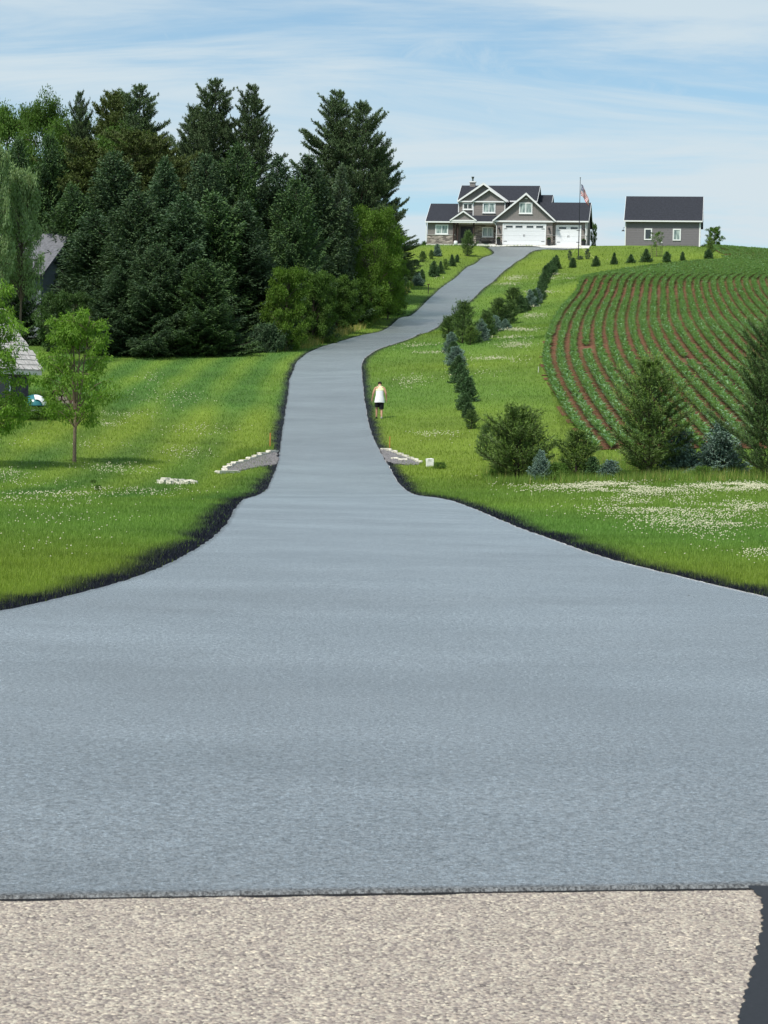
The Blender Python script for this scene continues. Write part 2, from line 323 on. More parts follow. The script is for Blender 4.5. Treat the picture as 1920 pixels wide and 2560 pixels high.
def lawn_tint(x, y):
    a = vnoise(x, y, 6, 1); b = vnoise(x, y, 1.3, 2); c = vnoise(x, y, 17, 6); v = 1+.22*(a-.5)+.22*(b-.5)+.10*mow(x, y)+.10*mow(x, y)
    yel = np.clip(.55+(c-.5)*.9+(a-.5)*.4+.6*mow(x, y), 0, 1)
    return np.stack([v*(.72+.52*yel), v*(.93+.15*yel), v*(1.0-.2*yel)], -1)
ct = lawn_tint(gx, gy); ct = ct*(1-tar[..., None])+np.array([.11, .085, .7])*tar[..., None]
inf = in_field(gx, gy)&(gx < 90)
verge = ((edge_dist(gx, gy) > 1.5) & (gy > 146) & (gy < 215) & (gx < 2) & (gx > -12)) if False else None
I = np.arange(nr*nt_).reshape(nr, nt_)
Q = np.stack([I[:-1, :-1], I[1:, :-1], I[1:, 1:], I[:-1, 1:]], -1).reshape(-1, 4)
Qc = np.stack([I[:-1, -1], I[1:, -1], I[1:, 0], I[:-1, 0]], -1)
m_ground = mat('lawn_ground', (.115, .185, .030), .95, .2, var=.35, vscale=9, attr='tint', bump=.6, bscale=30, bdist=.03)
ground = npmesh('ground', np.c_[gx.ravel(), gy.ravel(), gzv.ravel()], [np.r_[Q, Qc][:, ::-1]], m_ground, tint=ct.reshape(-1, 3), smooth=True); meta(ground, kind='structure')
# field soil sheet
def sheet(name, material, xs, ys, keep, lift, kind='structure', tint=None):
    X, Y = np.meshgrid(xs, ys); K = keep(X, Y); Z = gz(X, Y)+lift; I = np.arange(X.size).reshape(X.shape)
    k = K[:-1, :-1] & K[1:, :-1] & K[1:, 1:] & K[:-1, 1:]
    q = np.stack([I[:-1, :-1], I[:-1, 1:], I[1:, 1:], I[1:, :-1]], -1)[k]; us = np.unique(q); mp = np.full(X.size, -1); mp[us] = np.arange(len(us))
    V = np.c_[X.ravel(), Y.ravel(), Z.ravel()][us]
    o = npmesh(name, V, mp[q], material, smooth=True); return meta(o, kind=kind)
m_soil = mat('field_soil', (.155, .075, .045), .95, .15, var=.35, vscale=6, var2=.2, v2scale=.35, bump=1, bscale=7, bdist=.08)
field = sheet('field', m_soil, np.arange(4, 70, .35), np.arange(84, 292, .4), lambda x, y: in_field(x+(vnoise(x, y, 1.1, 9)-.5)*.5, y), .035)
def road_edge(x): return 7.65+.176*np.clip(x, -3, 3)
def dmat():
    m = bpy.data.materials.new('sealed_asphalt'); m.use_nodes = True; nt = m.node_tree; n = nt.nodes; l = nt.links; p = n['Principled BSDF']
    t = n.new('ShaderNodeTexCoord')
    def nz(s, det=4, ro=.6, sc3=(1, 1, 1)):
        mp = n.new('ShaderNodeMapping'); mp.inputs['Scale'].default_value = sc3; l.new(t.outputs['Object'], mp.inputs[0]); x = n.new('ShaderNodeTexNoise'); l.new(mp.outputs[0], x.inputs[0]); x.inputs['Scale'].default_value = s; x.inputs['Detail'].default_value = det; x.inputs['Roughness'].default_value = ro; return x.outputs[0]
    def mr(v, a, b, c, d):
        x = n.new('ShaderNodeMapRange'); l.new(v, x.inputs[0])
        for i, k in enumerate((a, b, c, d)): x.inputs[i+1].default_value = k
        return x.outputs[0]
    def mul(a, b, op='MULTIPLY'):
        x = n.new('ShaderNodeMath'); x.operation = op
        for i, v in enumerate((a, b)):
            if isinstance(v, (int, float)): x.inputs[i].default_value = v
            else: l.new(v, x.inputs[i])
        return x.outputs[0]
    big = mr(nz(.30, 4, .55), .3, .7, .86, 1.16); fine = mr(nz(26, 3, .75), .35, .65, .74, 1.26); grit = mr(nz(75, 2, .7), .38, .62, .25, 1.9); band = mr(nz(.8, 3, .6, (.5, 1, 1)), .3, .7, .93, 1.07)
    v = mul(mul(big, fine), mul(grit, band)); c = n.new('ShaderNodeMix'); c.data_type = 'RGBA'; c.blend_type = 'MULTIPLY'; c.inputs[0].default_value = 1; c.inputs[6].default_value = (.100, .104, .105, 1); l.new(v, c.inputs[7]); l.new(c.outputs[2], p.inputs['Base Color'])
    l.new(mr(nz(.8, 4, .6, (.3, 1, 1)), .3, .7, .34, .46), p.inputs['Roughness']); p.inputs['Specular IOR Level'].default_value = .6; p.inputs['Sheen Roughness'].default_value = .31; p.inputs['Sheen Tint'].default_value = (1, .985, .95, 1); l.new(mul(mul(mr(nz(.40, 5, .62, (.6, 1, 1)), .33, .67, 1.0, 1.48), mr(nz(34, 3, .8), .36, .64, .35, 1.5)), mr(nz(80, 2, .7), .36, .64, .55, 1.4)), p.inputs['Sheen Weight'])
    b = n.new('ShaderNodeBump'); b.inputs['Strength'].default_value = .8; b.inputs['Distance'].default_value = .008; l.new(nz(70, 3, .75), b.inputs['Height'])
    b2 = n.new('ShaderNodeBump'); b2.inputs['Strength'].default_value = .5; b2.inputs['Distance'].default_value = .008; l.new(nz(1.2, 4, .6, (.6, 1, 1)), b2.inputs['Height']); l.new(b.outputs[0], b2.inputs['Normal']); l.new(b2.outputs[0], p.inputs['Normal'])
    return m
ys = np.r_[np.geomspace(ROAD_Y+.02, 60, 260), np.arange(60.3, min(LE[-1, 1], RE[-1, 1]), .4)]
us = np.r_[0, .004, np.linspace(.02, .98, 25), .996, 1]
A = np.c_[xl(ys), ys]; B = np.c_[xr(ys), ys]
jl = (vnoise(ys, ys*0, .18, 21)-.5)*.05*np.clip(ys/30, .5, 1.6); jr = (vnoise(ys, ys*0+9, .18, 22)-.5)*.05*np.clip(ys/30, .5, 1.6)
X = (A[:, 0]+jl)[:, None]*(1-us)+(B[:, 0]+jr)[:, None]*us; Y = ys[:, None]*np.ones_like(us)
Y += (road_edge(X)-ROAD_Y)*np.clip((13-Y)/5, 0, 1); Y[0] += (vnoise(X[0], X[0]*0, .12, 8)-.5)*.02
Z = gz(X, Y)+.016+.019*np.clip((Y-8)/8, 0, 1); Z[:, 0] -= .12; Z[:, -1] -= .12
Xs = np.vstack([X[:1], X]); Ys = np.vstack([Y[:1]-.01, Y]); Zs = np.vstack([Z[:1]-.02, Z])
I = np.arange(Xs.size).reshape(Xs.shape); q = np.stack([I[:-1, :-1], I[:-1, 1:], I[1:, 1:], I[1:, :-1]], -1).reshape(-1, 4)
m_drive = dmat()
drive = npmesh('driveway', np.c_[Xs.ravel(), Ys.ravel(), Zs.ravel()], q, m_drive, smooth=True); meta(drive, kind='structure')
# upper flare reaching the garage apron
def quadpatch(name, material, c, lift, n=14, kind='structure'):
    c = [np.array(p, float) for p in c]; a = np.linspace(0, 1, n); U, Vv = np.meshgrid(a, a)
    P = ((1-U)*(1-Vv))[..., None]*c[0]+(U*(1-Vv))[..., None]*c[1]+(U*Vv)[..., None]*c[2]+((1-U)*Vv)[..., None]*c[3]
    I = np.arange(n*n).reshape(n, n); q = np.stack([I[:-1, :-1], I[:-1, 1:], I[1:, 1:], I[1:, :-1]], -1).reshape(-1, 4)
    return meta(npmesh(name, np.c_[P[..., 0].ravel(), P[..., 1].ravel(), (gz(P[..., 0], P[..., 1])+lift).ravel()], q, material, smooth=True), kind=kind)
ylast = ys[-1]
m_conc = mat('pale_concrete', (.62, .60, .56), .9, .3, var=.12, vscale=3)
# road in front: chip seal, with a tarred joint on the right
def rmat():
    m = bpy.data.materials.new('chip_seal'); m.use_nodes = True; nt = m.node_tree; n = nt.nodes; l = nt.links; p = n['Principled BSDF']
    t = n.new('ShaderNodeTexCoord'); v = n.new('ShaderNodeTexVoronoi'); l.new(t.outputs['Object'], v.inputs[0]); v.inputs['Scale'].default_value = 100
    r = n.new('ShaderNodeValToRGB'); l.new(v.outputs['Color'], r.inputs[0]); e = r.color_ramp.elements
    e[0].position = .1; e[0].color = (.13, .105, .09, 1); e[1].position = .95; e[1].color = (.80, .68, .51, 1)
    for pos, c in ((.35, (.28, .235, .205, 1)), (.6, (.42, .345, .275, 1)), (.8, (.52, .47, .37, 1))): k = e.new(pos); k.color = c
    n2 = n.new('ShaderNodeTexNoise'); l.new(t.outputs['Object'], n2.inputs[0]); n2.inputs['Scale'].default_value = 3.5; n2.inputs['Detail'].default_value = 5
    m2 = n.new('ShaderNodeMapRange'); l.new(n2.outputs[0], m2.inputs[0]); m2.inputs[1].default_value = .3; m2.inputs[2].default_value = .7; m2.inputs[3].default_value = .93; m2.inputs[4].default_value = 1.06
    x = n.new('ShaderNodeMix'); x.data_type = 'RGBA'; x.blend_type = 'MULTIPLY'; x.inputs[0].default_value = 1; l.new(r.outputs[0], x.inputs[6]); l.new(m2.outputs[0], x.inputs[7]); l.new(x.outputs[2], p.inputs['Base Color'])
    p.inputs['Roughness'].default_value = .85; b = n.new('ShaderNodeBump'); b.inputs['Distance'].default_value = .006; b.inputs['Strength'].default_value = .9; b.invert = True; l.new(v.outputs['Distance'], b.inputs['Height']); l.new(b.outputs[0], p.inputs['Normal']); return m
xs = np.r_[-60, -30, -15, np.linspace(-6, 6, 220), 15, 30, 60]; ya = road_edge(xs)-.058+(vnoise(xs, xs*0, .09, 8)-.5)*.03
V = np.r_[np.c_[xs, np.full(len(xs), -6.0), np.full(len(xs), .012)], np.c_[xs, ya, np.full(len(xs), .012)]]; nn = len(xs)
road = npmesh('road', V, np.array([[i, i+1, nn+i+1, nn+i] for i in range(nn-1)]), rmat()); meta(road, kind='structure')
V[:, 2] = .004; V[nn:, 1] += .30
seal = npmesh('road_shoulder', V, np.array([[i, i+1, nn+i+1, nn+i] for i in range(nn-1)]), mat('tar_black', (.012, .012, .013), .9, .2, var=.3, vscale=40)); meta(seal, kind='structure')
# tar joint strip on the road
_j = hit([1872, 1905, 1906, 1880, 1850, 1805], [2224, 2262, 2330, 2440, 2540, 2700]); w_ = np.array([.02, .05, .075, .09, .10, .10])
ty = np.linspace(_j[-1, 1], _j[0, 1], 90); o = _j[:, 1].argsort(); tx = np.interp(ty, _j[o, 1], _j[o, 0]); tw = np.interp(ty, _j[o, 1], w_[o])
tx = tx+(rng.random(90)-.5)*.016; far = np.interp(ty, [ty[0], ty[-1]-.8, ty[-1]-.25, ty[-1]], [0, 0, .06, .5])
V = np.r_[np.c_[tx, ty, ty*0+.016], np.c_[tx+tw+far+(rng.random(90)-.5)*.012, ty, ty*0+.016]]
tarj = npmesh('tar_strip', V, np.array([[i, 90+i, 91+i, i+1] for i in range(89)]), mat('joint_tar', (.020, .021, .024), .7, .35, var=.3, vscale=60)); meta(tarj, kind='structure')
# ---------------------------------------------------------------- grass
def fr(n, r0, r1, p, a0=-.205, a1=.205):
    """radii with density ~ r^-p in the plane"""
    u = rng.random(n); e = 2-p; r = (r0**e+u*(r1**e-r0**e))**(1/e) if abs(e) > 1e-6 else r0*(r1/r0)**u
    a = a0+rng.random(n)*(a1-a0); return r*np.sin(a), r*np.cos(a)
def on_gravel(x, y): return np.zeros(x.shape, bool)
def blades(x, y, h, w, tint, lean=.55, tarh=None, seed=0):
    n = len(x); z = gz(x, y); az = rng.random(n)*2*math.pi; ln = (rng.random(n)**.7)*lean
    dx = np.cos(az)*h*ln; dy = np.sin(az)*h*ln; sx = -np.sin(az+rng.normal(0, .6, n))*w/2; sy = np.cos(az)*w/2
    V = np.empty((n, 3, 3)); V[:, 0] = np.c_[x-sx, y-sy, z-.01]; V[:, 1] = np.c_[x+sx, y+sy, z-.01]; V[:, 2] = np.c_[x+dx, y+dy, z+h*np.sqrt(np.maximum(1-ln**2, .1))]
    return V.reshape(-1, 3), np.arange(n*3).reshape(n, 3), np.repeat(tint, 3, axis=0)
x, y = fr(1150000, 16, 262, 2.25); _x1, _y1 = fr(260000, 14, 75, 2.0, -.40, -.205); _x2, _y2 = fr(260000, 14, 75, 2.0, .205, .40); x = np.r_[x, _x1, _x2]; y = np.r_[y, _y1, _y2]
ed = edge_dist(x, y); k = (ed > .01) & ~in_field(x, y) & (y > ROAD_Y+.6)
hq = (x-H_O[0])*_hy[0]+(y-H_O[1])*_hy[1]; k &= (hq < -.4) | (x < H_O[0]-3) | (x > H_O[0]+26)
x = x[k]; y = y[k]; ed = ed[k]; r = np.hypot(x, y)
h = (.036+.03*rng.random(len(x)))*(1+r/130)+.035*np.exp(-ed/.5)*rng.random(len(x)); h *= .8+.5*vnoise(x, y, .8, 14); h *= 1-.5*np.clip(1-ed/.6, 0, 1)
w = .006*(r/22)**.95*(.7+.6*rng.random(len(x)))
t = lawn_tint(x, y)*(.72+.56*rng.random((len(x), 1))); ta = tar_amount(ed-.06, x, y)*(rng.random(len(x)) < .97)
t = t*(1-ta[:, None])+np.array([.085, .062, .60])*ta[:, None]*(.5+rng.random((len(x), 1)))
m_grass = mat('grass_blade', (.168, .262, .052), .6, .25, attr='tint', trans=.35)
V, Fq, T = blades(x, y, h, w, t); grass = npmesh('grass', V, Fq, m_grass, tint=T); meta(grass, kind='stuff')
# taller unmown grass: along the tree line, under the evergreens, round the culvert
def tall_patch(n, poly_px, h0, h1, tint, seedy=0.0):
    P = hit(*zip(*poly_px)); mn = P.min(0); mx = P.max(0); x = rng.uniform(mn[0], mx[0], n*3); y = rng.uniform(mn[1], mx[1], n*3)
    px = P[:, 0]; py = P[:, 1]; ins = np.zeros(len(x), bool); j = len(px)-1
    for i in range(len(px)):
        c = ((py[i] > y) != (py[j] > y)) & (x < (px[j]-px[i])*(y-py[i])/(py[j]-py[i]+1e-12)+px[i]); ins ^= c; j = i
    x = x[ins][:n]; y = y[ins][:n]; k = (edge_dist(x, y) > .25) & (vnoise(x, y, 1.1, 31) > .18); x = x[k]; y = y[k]
    h = rng.uniform(h0, h1, len(x))*(.5+.8*vnoise(x, y, 1.7, 33)); r = np.hypot(x, y)
    t = np.array(tint)*(.7+.6*rng.random((len(x), 1)))*(.8+.4*vnoise(x, y, 1.2, 34))[:, None]
    if seedy: s = rng.random(len(x)) < seedy*vnoise(x, y, 2.5, 35)*1.6; t[s] = np.array([2.6, 1.45, 2.6])*(.8+.4*rng.random((s.sum(), 1)))
    return blades(x, y, h, .010*(r/40)**.8, t, .5)
tp = [tall_patch(26000, [(690,884),(760,858),(850,822),(930,785),(1000,742),(1040,700),(1050,690),(1046,700),(1000,765),(930,815),(860,842),(770,872)], .35, .8, (1.0,.95,.9), .55),
      tall_patch(30000, [(1215,1212),(1300,1216),(1500,1212),(1700,1208),(1920,1204),(2050,1200),(2050,1172),(1700,1172),(1500,1160),(1300,1165),(1225,1165),(1205,1195)], .18, .50, (1.0,1.0,.9), .18),
      tall_patch(9000, [(1400,1150),(1520,1150),(1450,1040),(1400,960),(1370,900),(1370,960),(1400,1060)], .05, .16, (1.25,1.05,1.2)),
      tall_patch(16000, [(-60,1048),(30,1040),(120,1036),(200,1030),(200,1010),(120,1005),(0,1000),(-60,1000)], .25, .75, (.8,.95,.9), .1),
      tall_patch(4000, [(550,1178),(600,1150),(690,1124),(690,1112),(590,1135),(540,1165)], .1, .3, (1.05,1.0,.9))]
off = 0; Vs = []; Fs = []; Ts = []
for V, Fq, T in tp: Vs.append(V); Fs.append(Fq+off); Ts.append(T); off += len(V)
tg = npmesh('tall_grass', np.vstack(Vs), np.vstack(Fs), m_grass, tint=np.vstack(Ts)); meta(tg, kind='stuff')
# white clover heads
def heads(x, y, s, lift):
    n = len(x); z = gz(x, y)+lift; b = np.array([(1,0,0),(0,1,0),(-1,0,0),(0,-1,0),(0,0,.8),(0,0,-.8)]); V = np.c_[x, y, z][:, None]+b[None]*s[:, None, None]; V += rng.normal(0, .15, V.shape)*s[:, None, None]
    f = np.array([(0,1,4),(1,2,4),(2,3,4),(3,0,4),(1,0,5),(2,1,5),(3,2,5),(0,3,5)]); return V.reshape(-1, 3), (f[None]+np.arange(n)[:, None, None]*6).reshape(-1, 3)
CL = [(1560,1234,230,20,3000),(1480,1222,120,9,1000),(1850,1226,120,12,1600),(1700,1225,120,8,600),(1620,1275,190,26,1300),(1720,1305,220,40,1300),(1850,1275,120,16,700),(1780,1325,150,20,350),(1760,1348,110,16,60),(1900,1395,60,26,170),(1800,1370,150,30,50),(1330,1222,120,16,120),(1600,1250,280,22,300),
      (170,1245,260,10,260),(60,1258,170,14,160),(330,1232,170,14,130),(120,1275,200,22,110),(420,1240,140,12,80),(60,1215,130,14,240),(180,1320,200,40,60),(100,1340,260,50,50),(30,1190,90,16,120),(280,1180,120,16,200),(450,1140,90,22,160),(500,1085,120,20,150),(150,1115,220,18,160),(380,950,40,22,90),(330,1040,80,12,170),(260,1068,70,9,120),(430,1000,120,30,120),
      (1065,872,60,8,420),(1075,887,50,4,240),(1030,960,50,20,150),(1240,905,80,10,550),(1290,868,60,10,250),(1270,848,60,6,220),(1290,830,60,6,320),(1300,770,50,4,280),(1330,795,40,8,200),(1350,735,60,4,240),(1290,700,50,8,260),(1280,715,50,5,220),(1400,700,35,4,180),(1380,690,40,4,140),(1290,1095,70,9,260),(1090,1092,70,10,120),(1180,940,100,20,120),(1100,700,25,4,20)]
xx = []; yy = []
for px, py, sx, sy, n in CL:
    a = rng.normal(0, .55, n)*sx*.8; b = rng.normal(0, .55, n)*sy*.8; q = hit(px+a, py+b); xx.append(q[:, 0]); yy.append(q[:, 1])
q0x, q0y = fr(1500, 17, 240, 2.1); m_ = vnoise(q0x, q0y, 3.5, 41) > .62; xx.append(q0x[m_]); yy.append(q0y[m_])
x = np.concatenate(xx); y = np.concatenate(yy); k = (edge_dist(x, y) > .8) & ~in_field(x, y) & (vnoise(x, y, .9+y/90, 43)*.6+vnoise(x, y, .35+y/200, 44)*.4 > .30+.26*rng.random(len(x))); x = x[k]; y = y[k]; r = np.hypot(x, y)
V, Fq = heads(x, y, .011*(r/30)**.62*(.7+.6*rng.random(len(x))), .075+.035*rng.random(len(x))+r*.0006)
clover = npmesh('clover_flowers', V, Fq, mat('clover_white', (.68, .65, .46), .8, .2, var=.25, vscale=2, trans=.1)); meta(clover, kind='stuff')
# ---------------------------------------------------------------- corn
P = np.vstack(ROWS); pxx, pyy = proj(np.c_[P, gz(P[:, 0], P[:, 1])]); P = P[(pxx < 2250) & (pxx > 1200)]
P = P[in_field(P[:, 0], P[:, 1]) | (P[:, 1] > 240)]
_occ = set(map(tuple, np.floor(P/1.1).astype(int)))
_gx, _gy = np.meshgrid(np.arange(14, 64, .22), np.arange(190, 292, .76)); _g = np.c_[_gx.ravel(), _gy.ravel()+.10*_gx.ravel()]; _g = _g[in_field(_g[:, 0], _g[:, 1])]
_gi = np.floor(_g/1.1).astype(int); _k = np.array([(a, b) not in _occ for a, b in _gi]); _g = _g[_k]; _px, _py = proj(np.c_[_g, gz(_g[:, 0], _g[:, 1])]); P = np.vstack([P, _g[(_px < 2120) & (_px > 1480)]])
P = P+rng.normal(0, .035, P.shape); P = P[rng.random(len(P)) > .03]
gap = (vnoise(P[:, 0], P[:, 1], 2.5, 51) > .93); P = P[~gap]
nl = 9; n = len(P); z0 = gz(P[:, 0], P[:, 1])+.03; H = (.36+.18*rng.random(n))*(.8+.4*vnoise(P[:, 0], P[:, 1], 9, 52))
az = rng.random((n, 1))*6.28+np.arange(nl)*2.4+rng.normal(0, .3, (n, nl)); hb = H[:, None]*(.1+.42*np.arange(nl)/nl); L = H[:, None]*(.75+.35*rng.random((n, nl)))*(1-.35*np.arange(nl)/nl)
ux = np.cos(az); uy = np.sin(az); wv = .046+.014*rng.random((n, nl)); bx = P[:, 0][:, None]; by = P[:, 1][:, None]; bz = z0[:, None]+hb*.6
V = np.empty((n, nl, 5, 3))
mid = .5*L; V[..., 0, :] = np.stack([bx+ux*0, by+uy*0, bz], -1)
for s, i in ((1, 1), (-1, 2)): V[..., i, :] = np.stack([bx+ux*mid-uy*wv*s, by+uy*mid+ux*wv*s, bz+mid*1.05], -1)
tipd = rng.random((n, nl))*.5-.05
V[..., 3, :] = np.stack([bx+ux*L, by+uy*L, bz+mid*1.05-L*.35*tipd+.1*L], -1); V[..., 4, :] = V[..., 3, :]
V = np.delete(V, 4, axis=2); base = np.arange(n*nl)[:, None]*4; f1 = base+np.array([0, 1, 3, 2])
tt = (.75+.5*rng.random((n, nl, 1, 1)))*np.ones((n, nl, 4, 3)); tt[..., 0] *= .9+.25*rng.random((n, nl, 1))
corn = npmesh('corn', V.reshape(-1, 3), f1, mat('corn_leaf', (.185, .315, .150), .5, .4, attr='tint', trans=.3), tint=tt.reshape(-1, 3)); meta(corn, kind='stuff')
# ---------------------------------------------------------------- trees
def unit(v): return v/np.maximum(np.linalg.norm(v, axis=-1, keepdims=True), 1e-9)
def diamonds(P, D, L, W, T, roll=None, up=None):
    """leaf-like quads: base P, unit axis D, length L, width W, tint T; up: preferred face normal weight"""
    n = len(P); a = rng.normal(0, 1, (n, 3)); 
    if up: a += np.array([0, 0, up])
    side = unit(np.cross(D, a)); L = np.broadcast_to(L, n)[:, None]; W = np.broadcast_to(W, n)[:, None]
    V = np.empty((n, 4, 3)); V[:, 0] = P; V[:, 1] = P+D*L*.5+side*W*.5; V[:, 2] = P+D*L; V[:, 3] = P+D*L*.5-side*W*.5
    return V.reshape(-1, 3), np.repeat(T, 4, axis=0)
class Foliage:
    def __init__(s): s.P = []; s.D = []; s.L = []; s.W = []; s.T = []
    def add(s, P, D, L, W, T):
        n = len(P); s.P.append(P); s.D.append(unit(np.broadcast_to(D, (n, 3)))); s.L.append(np.broadcast_to(L, n)); s.W.append(np.broadcast_to(W, n)); s.T.append(np.broadcast_to(T, (n, 3)))
    def mesh(s, name, material, up=0.0, link=False):
        V, T = diamonds(np.vstack(s.P), np.vstack(s.D), np.concatenate(s.L), np.concatenate(s.W), np.vstack(s.T), up=up)
        return npmesh(name, V, np.arange(len(V)).reshape(-1, 4), material, tint=T, link=link)
def tubes_mesh(name, segs, material, k=6):
    """segs: list of (points (m,3), radii (m,))"""
    Vs = []; Fs = []; b = 0; an = np.arange(k)*2*math.pi/k
    for P, R in segs:
        P = np.asarray(P, float); R = np.asarray(R, float); t = np.gradient(P, axis=0); t = unit(t); ref = np.where(np.abs(t[:, 2:]) > .9, np.array([[1., 0, 0]]), np.array([[0, 0, 1.]])); a = unit(np.cross(t, ref)); c = np.cross(t, a)
        V = P[:, None]+(a[:, None]*np.cos(an)[None, :, None]+c[:, None]*np.sin(an)[None, :, None])*R[:, None, None]
        m = len(P); I = b+np.arange(m*k).reshape(m, k); Fs.append(np.stack([I[:-1], np.roll(I[:-1], -1, 1), np.roll(I[1:], -1, 1), I[1:]], -1).reshape(-1, 4)); Vs.append(V.reshape(-1, 3)); b += m*k
    return npmesh(name, np.vstack(Vs), np.vstack(Fs), material, smooth=True, link=False)
def conifer(H, R, kind, q=1.0, seed=1, low=.03, tipc=(1.25, 1.25, 1.1), dens=1.0):
    """kind: 'spruce' (drooping boughs with turned-up tips), 'pine' (ascending, tufted), 'wpine' (tall open plumes). returns crown, trunk meshes"""
    global rng; keep = rng; rng = np.random.default_rng(seed)
    fo = Foliage(); segs = []
    lean = rng.normal(0, .012, 2); zt = np.linspace(0, H*.985, 14); wob = np.cumsum(rng.normal(0, .004*H, (14, 2)), 0)*.35*np.linspace(0, 1, 14)[:, None]
    def axis(z): return np.array([np.interp(z, zt, wob[:, 0])+lean[0]*z, np.interp(z, zt, wob[:, 1])+lean[1]*z, z])
    r0 = H*.016+.01
    segs.append((np.array([axis(z) for z in zt]), r0*(1-zt/H*.96)+.004))
    tipc = np.array(tipc); one = np.ones(3)
    if kind == 'spruce': dz = (.40 if H > 5 else H*.072); nb = 8
    elif kind == 'pine': dz = H*.075; nb = 6
    else: dz = .58; nb = 7
    z = H*low; bias = rng.random(6)
    while z < H*.985:
        f = z/H; nbr = int(nb*(.8+.4*rng.random())*dens+.5)
        if kind == 'wpine': env = min(1, ((1-f)/.42))**.62*min(1, f/.25+.45)*(.82+.3*math.sin(f*23+bias[2]*6)**2)
        elif kind == 'pine': env = (1-f)**.62*min(1, .6+f*1.5)*(.8+.35*math.sin(f*31+bias[3]*6)**2)
        elif H > 5: env = min(1, (1-f)/.88)**.80*min(1.0, .9+f)
        else: env = (1-f)**.8*min(1.0, .86+f)
        a0 = rng.random()*6.28
        for b in range(nbr):
            az = a0+b*2*math.pi/nbr+rng.normal(0, .18); o = np.array([math.cos(az), math.sin(az), 0]); s_ = np.array([-o[1], o[0], 0])
            lump = 1+.20*math.sin(az*2+bias[0]*6+f*6)+.20*math.sin(az*3+bias[1]*6-f*13)
            L = R*env*lump*rng.uniform(.78, 1.12)*(rng.uniform(.55, 1.25) if kind == 'wpine' else (rng.uniform(.6, 1.12) if kind == 'pine' else 1))
            if L < .05: L = .05
            p0 = axis(z+rng.normal(0, dz*.2))
            if kind == 'spruce': c1 = -.38+f*1.15; c2 = .42-f*.2
            elif kind == 'pine': c1 = .55+f*.7; c2 = .18
            else: c1 = -.12+f*.42; c2 = .24
            m = 7; tt = np.linspace(0, 1, m); cur = p0+o*(L*tt)[:, None]+np.array([0, 0, 1.])*(L*(c1*tt+c2*tt**2))[:, None]
            segs.append((cur, (.006+L*.010)*(1-tt*.85)))
            def at(t): return p0+o*(L*t)[:, None]+np.array([0, 0, 1.])*(L*(c1*t+c2*t*t))[:, None]
            dirb = unit(o*1.0+np.array([0, 0, c1+c2*1.2]))
            if kind == 'spruce':
                st = .15*q if H > 5 else .075*q; n = max(3, int(L/st)); t = np.linspace(.12, 1, n)+rng.normal(0, .01, n); B = at(np.clip(t, 0, 1)); sl = np.minimum(.54*L*(1.12-t)+.10*min(L, 1), .95)*rng.uniform(.7, 1.15, n)
                el = (.26 if H > 5 else .115)*q
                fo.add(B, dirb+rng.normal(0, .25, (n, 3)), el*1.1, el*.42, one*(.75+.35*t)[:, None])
                for sg in (-1, 1):
                    sd = unit(o*.75+s_*sg*.85+np.array([0, 0, -.10])+rng.normal(0, .10, (n, 3))); mk = max(1, int(np.max(sl)/(el*.55)))
                    for j in range(mk):
                        d = (j+.35)*el*.55; kk = sl > d-el*.3
                        if not kk.any(): continue
                        Pj = B[kk]+sd[kk]*d+np.array([0, 0, 1.])*(-.14*d*d/np.maximum(sl[kk], .1))[:, None]
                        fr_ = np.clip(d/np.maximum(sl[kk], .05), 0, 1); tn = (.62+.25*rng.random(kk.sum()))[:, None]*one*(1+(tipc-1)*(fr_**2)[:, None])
                        fo.add(Pj, sd[kk]+o*.25+rng.normal(0, .28, (kk.sum(), 3)), el*rng.uniform(.8, 1.2, kk.sum()), el*.42, tn)
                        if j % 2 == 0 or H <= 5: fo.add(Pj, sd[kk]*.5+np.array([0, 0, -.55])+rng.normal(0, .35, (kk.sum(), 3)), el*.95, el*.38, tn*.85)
                fo.add(at(np.array([.93, .99])), dirb+np.array([0, 0, .5]), el, el*.35, one*tipc)
            else:
                big = kind == 'wpine'; nl = (.27 if big else .13)*q; nw = (.075 if big else .018)*q
                tw = []
                ns = max(3, int(L/(.30 if big else .12)))
                for j in range(ns):
                    t = .22+.78*(j+.5*rng.random())/ns; base = at(np.array([t]))[0]; sg = -1 if j % 2 else 1
                    ll = (L*.34*(1.15-t)+(.42 if big else .08))*rng.uniform(.7, 1.2)
                    dd = unit((o*.72+s_*sg*.62+np.array([0, 0, c1*.5+.25+rng.normal(0, .1)]))[None])[0]
                    tw.append((base, dd, ll)); 
                    if big or L > .7: segs.append((np.array([base, base+dd*ll*.5, base+dd*ll+np.array([0, 0, ll*.12])]), np.array([.010, .006, .003])*(1.6 if big else .8)))
                tw.append((at(np.array([.55]))[0], dirb, L*.48))
                for base, dd, ll in tw:
                    stp = (.13 if big else .05)*q; k = max(2, int(ll/stp)); s = np.linspace(.15 if big else 0, 1, k); C = base+dd*(ll*s)[:, None]+np.array([0, 0, .14*ll])*(s**2)[:, None]
                    nn = 8 if big else 8; C = np.repeat(C, nn, 0); D = dd*(.75 if not big else .55)+np.array([0, 0, .28])+rng.normal(0, .55, (len(C), 3)); sv = np.repeat(s, nn)
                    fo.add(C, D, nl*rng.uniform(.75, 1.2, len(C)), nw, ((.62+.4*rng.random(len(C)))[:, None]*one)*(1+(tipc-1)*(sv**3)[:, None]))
                    if not big and z > H*.10 and rng.random() < .75:      # candle: this year's pale upright shoot
                        tip = C[-1]; cl = rng.uniform(.10, .34)*min(1, H/3); nc = 12; s2 = rng.random(nc)[:, None]
                        up = np.array([0, 0, 1.])*.9+dd*.35; fo.add(tip+up*cl*s2, up+rng.normal(0, .22, (nc, 3)), .075*q, .014*q, np.array([1.7, 1.6, 1.2]))
